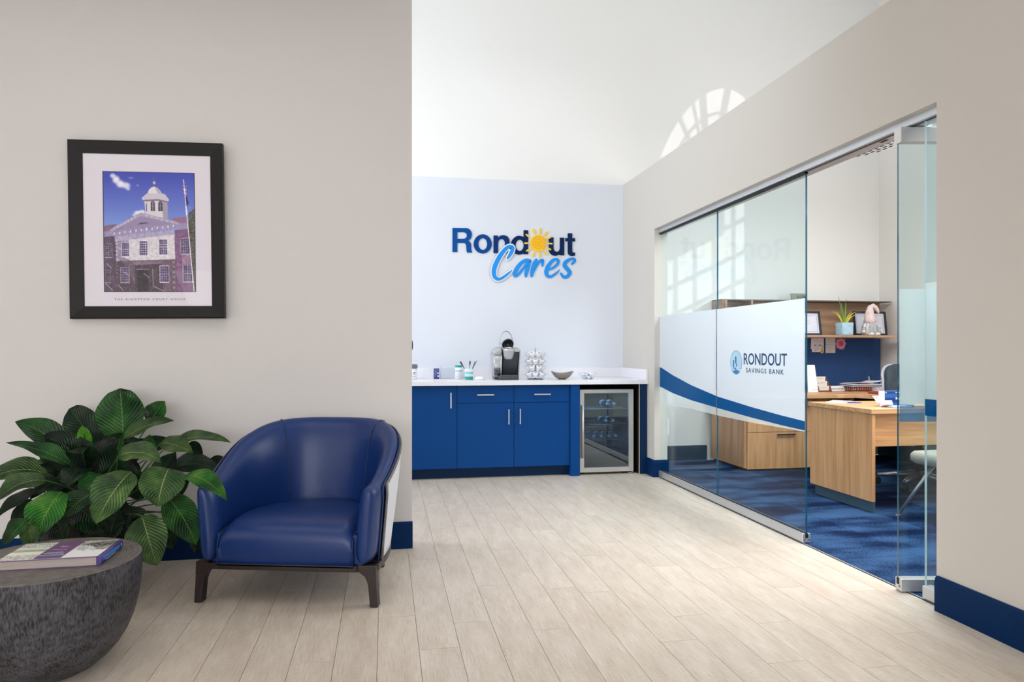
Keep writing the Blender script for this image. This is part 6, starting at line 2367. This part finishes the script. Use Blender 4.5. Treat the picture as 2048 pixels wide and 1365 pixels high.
# loose papers in front of the tray
t = thing('paper_sheaf', 'fanned white sheets sliding off the front of the wire tray', 'papers', (5.12, 6.44, OZ + .001), -.25)
for k in range(4):
    o = obj('sheet', MB().grid(lambda u, v, k=k: (-.13 + .26 * u, -.05 + .12 * v, .004 + .012 * k + .018 * u * u * (k > 1)), 8, 3), mat('paper_tone_0', pcol[0], .8), t)
    md = o.modifiers.new('thickness', 'SOLIDIFY')
    md.thickness = .006
    md.offset = 1
pn = thing('pen_cup', 'small metal pen cup at the board corner behind the papers', 'pen cup', (5.31, 6.95, OZ))
obj('cup', MB().lathe([(0, 0), (.032, 0), (.034, .10), (.030, .10), (.028, .006), (0, .006)], 20), mat('pen_cup_grey', (170, 166, 158), 0.35, .6), pn)
for k, (dx, dy, c_) in enumerate(((.012, 0, (30, 34, 44)), (-.01, .01, (236, 236, 238)))):
    obj('pen', MB().cyl((0, 0, .01), (dx, dy, .165 - .02 * k), .0045, n=8), mat('pen_%d' % k, c_, .4), pn)
mg = thing('pink_mouse', 'pink rounded object peeking over the papers by the pen cup', 'stress ball', (5.20, 6.90, OZ))
obj('ball', MB().lathe([(0, 0), (.03, .006), (.042, .04), (.036, .075), (.018, .092), (0, .096)], 18), mat('pink_gloss', (204, 70, 120), 0.4), mg)
q = on_z(1752, 790, OZ)
rd = thing('red_folder', 'dark red folder lying on the side worktop below the wire tray', 'folder', (4.93, 6.22, OZ), .1)
obj('cover', MB().box(-.13, .17, -.10, .10, .0, .022), mat('folder_red', (150, 56, 62), 0.5), rd, bev=.006)

# on the desk
DZ = 0.7684
q = on_z(1660, 803.5, DZ)
pad = thing('note_pad', 'pale pink paper pad lying on the desk corner by the glass', 'note pad', (3.70, 5.22, DZ), .75)
obj('pad', MB().box(-.13, .13, -.075, .075, 0, .008), mat('pad_pink', (238, 222, 222), 0.8), pad)
obj('pad_edge', MB().box(-.13, .13, -.0755, -.075, .001, .007), mat('pad_edge_lilac', (214, 204, 222), 0.8), pad)
pe = tag(obj('ballpoint_pen', MB().tube([(-.06, 0, .006), (.05, 0, .006), (.068, 0, .006), (.078, 0, .006)], [.005, .005, .004, .001], 8), mat('pen_blue', (60, 80, 196), 0.35), None, (3.735, 5.115, DZ + .0005), (0, 0, -.5)), 'blue ballpoint pen beside the pink pad on the desk', 'pen')
bxp = on_z(1778, 812, DZ)
bb = thing('leaflet_box', 'blue upright leaflet box with white lettering on the front desk', 'box', (3.86, 4.80, DZ), -.05)
obj('box', MB().box(-.085, .13, -.03, .03, 0, .118), mat('leaflet_blue', (34, 88, 162), 0.4), bb, bev=.001)
obj('box_top_band', MB().box(-.0855, .1305, -.0308, -.030, .098, .116), mat('leaflet_navy', (10, 54, 116), 0.4), bb)
obj('box_mid_band', MB().box(-.0855, .1305, -.0308, -.030, .030, .066), mat('leaflet_navy', (10, 54, 116), 0.4), bb)
obj('box_edge', MB().box(-.096, -.0862, -.03, .03, 0, .118), mat('leaflet_edge_white', (238, 240, 246), 0.5), bb)
text('lettering', 'Rondout', ((.005, -.0312, .052), (1, 0, 0), (0, 0, 1)), .098, .018, mat('leaflet_white', (244, 246, 250), 0.5), bb, .0006, .03)
text('lettering', 'Cares', ((.032, -.0312, .033), (1, 0, 0), (.25, 0, 1)), .06, .014, mat('leaflet_pale', (188, 214, 244), 0.5), bb, .0006, .01)
text('lettering', 'THE CARE', ((-.0, -.0312, .104), (1, 0, 0), (0, 0, 1)), .036, .006, mat('leaflet_white', (244, 246, 250), 0.5), bb, .0006, .01)
obj('star_mark', MB().cyl((-.076, -.0305, .107), (-.076, -.0314, .107), .005, n=6), mat('leaflet_white', (244, 246, 250), 0.5), bb)
cr_ = thing('card_stand', 'white slanted card on a small stand before the blue leaflet box', 'card stand', (3.755, 4.76, DZ), -.08)
obj('card', MB().prism([(-.055, 0), (.060, 0), (.048, .075), (-.058, .075)], ((0, 0, .028), (1, 0, 0), (0, .75, .66)), .002), mat('stand_card_white', (242, 242, 248), 0.6), cr_)
obj('card_mark', MB().prism([(-.044, .05), (-.026, .046), (-.034, .064)], ((0, -.0016, .0292), (1, 0, 0), (0, .75, .66)), .001), mat('stand_card_navy', (80, 86, 150), 0.6), cr_)
obj('stand', MB().prism([(-.055, 0), (.02, 0), (.02, .03), (-.045, .03)], ((0, -.035, 0), (1, 0, 0), (0, .5, 1)), .05), mat('stand_lilac', (216, 214, 238), 0.5), cr_)
obj('stand_foot', MB().tube([(.0, -.03, .01), (.05, .01, .012), (.06, .05, .012)], .008, 8), mat('stand_indigo', (48, 48, 112), 0.4), cr_)
br = thing('leaflet_pile', 'pale blue leaflets lying flat in front of the leaflet box', 'leaflets', (3.81, 4.675, DZ), -.05)
for k in range(3):
    obj('leaflet', MB().box(-.075, .085, -.045 + .004 * k, .035, .0045 * k, .0045 * k + .004), mat('leaflet_tone_%d' % k, ((120, 152, 206), (214, 222, 240), (176, 208, 240))[k], 0.5), br)
ph_ = thing('card_reader', 'grey slim device edge at the glass leaf on the desk', 'device', (3.895, 4.66, DZ), -.2)
obj('case', MB().prism([(-.02, 0), (.03, 0), (.03, .075), (-.03, .075)], ((0, 0, .012), (1, 0, 0), (0, .5, .85)), .008), mat('device_grey', (92, 98, 106), 0.4), ph_)
obj('bezel', MB().box(-.04, .03, .035, .045, .07, .08), mat('device_white', (226, 228, 234), 0.4), ph_)
obj('device_base', MB().box(-.02, .03, -.005, .045, 0, .012), mat('device_grey', (92, 98, 106), 0.4), ph_)

# task chair behind the desk
tcx, tcy = 4.60, 5.40
tch = thing('task_chair', 'dark grey-blue swivel task chair with pale shell behind the desk', 'office chair', (tcx, tcy, 0), math.radians(190))
M_UPH = mat('task_upholstery', (36, 48, 60), 0.85, bump=(300, .2))
M_SHELL = mat('task_shell_grey', (150, 156, 166), 0.4)
M_BLKP = mat('task_black', (16, 18, 22), 0.45)
M_ARM = mat('task_base_alu', (176, 178, 180), 0.3, .8)


def backp(u, v, off, grow=1.0):
    w = .235 * (0.80 + .2 * math.sin(PI * min(1, v * 1.1))) * grow
    x_ = (2 * u - 1) * w
    top_r = .10 * abs(2 * u - 1) ** 2.6
    z = .52 + (.555 - top_r * (v ** 3)) * v
    return (x_, -.20 - .05 * (1 - (2 * u - 1) ** 2) * 0 + .07 * (2 * u - 1) ** 2 - .06 * v * v + .03 * math.sin(PI * v) + off, z)


bo = obj('backrest', MB().grid(lambda u, v: backp(u, v, .03), 14, 14), M_UPH, tch)
md = bo.modifiers.new('thickness', 'SOLIDIFY')
md.thickness = .035
bs = obj('back_shell', MB().grid(lambda u, v: backp(u, v, -.018, 1.06), 14, 14), M_SHELL, tch)
md = bs.modifiers.new('thickness', 'SOLIDIFY')
md.thickness = .014
obj('seat', MB().loft([[(p[0], p[1], z) for p in rrect(-.24 * s_, .24 * s_, -.22 * s_, .26 * s_, .09, 5)] for z, s_ in ((.40, .9), (.42, 1), (.46, 1), (.485, .93))], True, True, True), M_BLKP, tch)
obj('spine_bar', MB().tube([(0, -.12, .39), (0, -.25, .40), (0, -.27, .55), (0, -.24, .75)], .025, 10), M_BLKP, tch)
obj('gas_column', MB().cyl((0, 0, .09), (0, 0, .40), .03, n=16), M_BLKP, tch)
for k in range(5):
    a = 2 * PI * k / 5 + .35
    d = Vector((math.cos(a), math.sin(a), 0))
    obj('base_arm', MB().tube([d * .02 + Vector((0, 0, .115)), d * .18 + Vector((0, 0, .10)), d * .32 + Vector((0, 0, .082))], [.030, .022, .015], 10), M_ARM, tch)
    s_ = Vector((-d.y, d.x, 0))
    c_ = d * .32 + Vector((0, 0, .029))
    obj('caster', MB().cyl(c_ - s_ * .025, c_ + s_ * .025, .029, n=16).cyl(c_, c_ + Vector((0, 0, .05)), .008, n=8), M_BLKP, tch)
# guest chair seen through the turned glass leaf
gc = thing('guest_chair', 'pale woven guest chair with slanted metal legs behind the turned glass leaf', 'chair', (3.93, 4.17, 0), .08)
M_WOV = mat('guest_weave', (186, 180, 166), 0.85, bump=(120, .5, (1, 6, 6)), vary=(80, (150, 146, 136), (1, 8, 8)))
M_GL = mat('guest_leg_metal', (190, 194, 198), 0.3, .85)
obj('seat', MB().loft([[(p[0], p[1], z) for p in rrect(-.27 * s_, .27 * s_, -.26 * s_, .25 * s_, .07, 5)] for z, s_ in ((.405, .92), (.425, 1), (.465, 1.0), (.485, .95))], True, True, True), M_WOV, gc)
bk_ = obj('backrest', MB().grid(lambda u, v: ((2 * u - 1) * .26, -.26 - .07 * v + .05 * (2 * u - 1) ** 2, .47 + .36 * v), 12, 8), M_WOV, gc)
md = bk_.modifiers.new('thickness', 'SOLIDIFY')
md.thickness = .03
for sx, sy in ((-1, 1), (1, 1), (-1, -1), (1, -1)):
    fx0 = Vector((sx * .17, sy * .10, .41))
    fx1 = Vector((sx * .255, .335 if sy > 0 else -.30, 0.006))
    lg_ = obj('leg', MB().cyl(fx0, fx1, .014, .011, 12), M_GL, gc)
    obj('glide', MB().cyl(fx1 - Vector((0, 0, .0035)), fx1 + Vector((0, 0, .006)), .016, n=12), M_GL, lg_)
# perforated ceiling disc in the office
ld_ = thing('perforated_lamp', 'white perforated round ceiling lamp partly hidden behind the door track', 'lamp', (3.95, 5.56, 3.0))
obj('disc', MB().lathe([(0, 0), (.485, 0), (.50, .006), (.50, .05), (.46, .06), (0, .06)], 64), mat('lamp_white', (240, 242, 244), 0.5), ld_)
sl = MB()
row = 0
x_ = -.44
while x_ < .46:
    hw_ = math.sqrt(max(0, .465 ** 2 - x_ ** 2))
    y_ = -hw_ + (.04 if row % 2 else 0)
    while y_ + .05 < hw_:
        sl.box(x_ - .011, x_ + .011, y_, y_ + .05, -.0012, .0002)
        y_ += .078
    x_ += .042
    row += 1
tag(obj('slots', sl, mat('slot_dark', (24, 40, 52), 0.6), ld_), None, None, None, 'stuff')
obj('bracket', MB().cyl((0, 0, .03), (-1.31, 0, -.05), .012, n=10).cyl((-1.30, 0, -.05), (-1.31, 0, -.05), .05, n=16), mat('lamp_white', (240, 242, 244), 0.5), ld_)
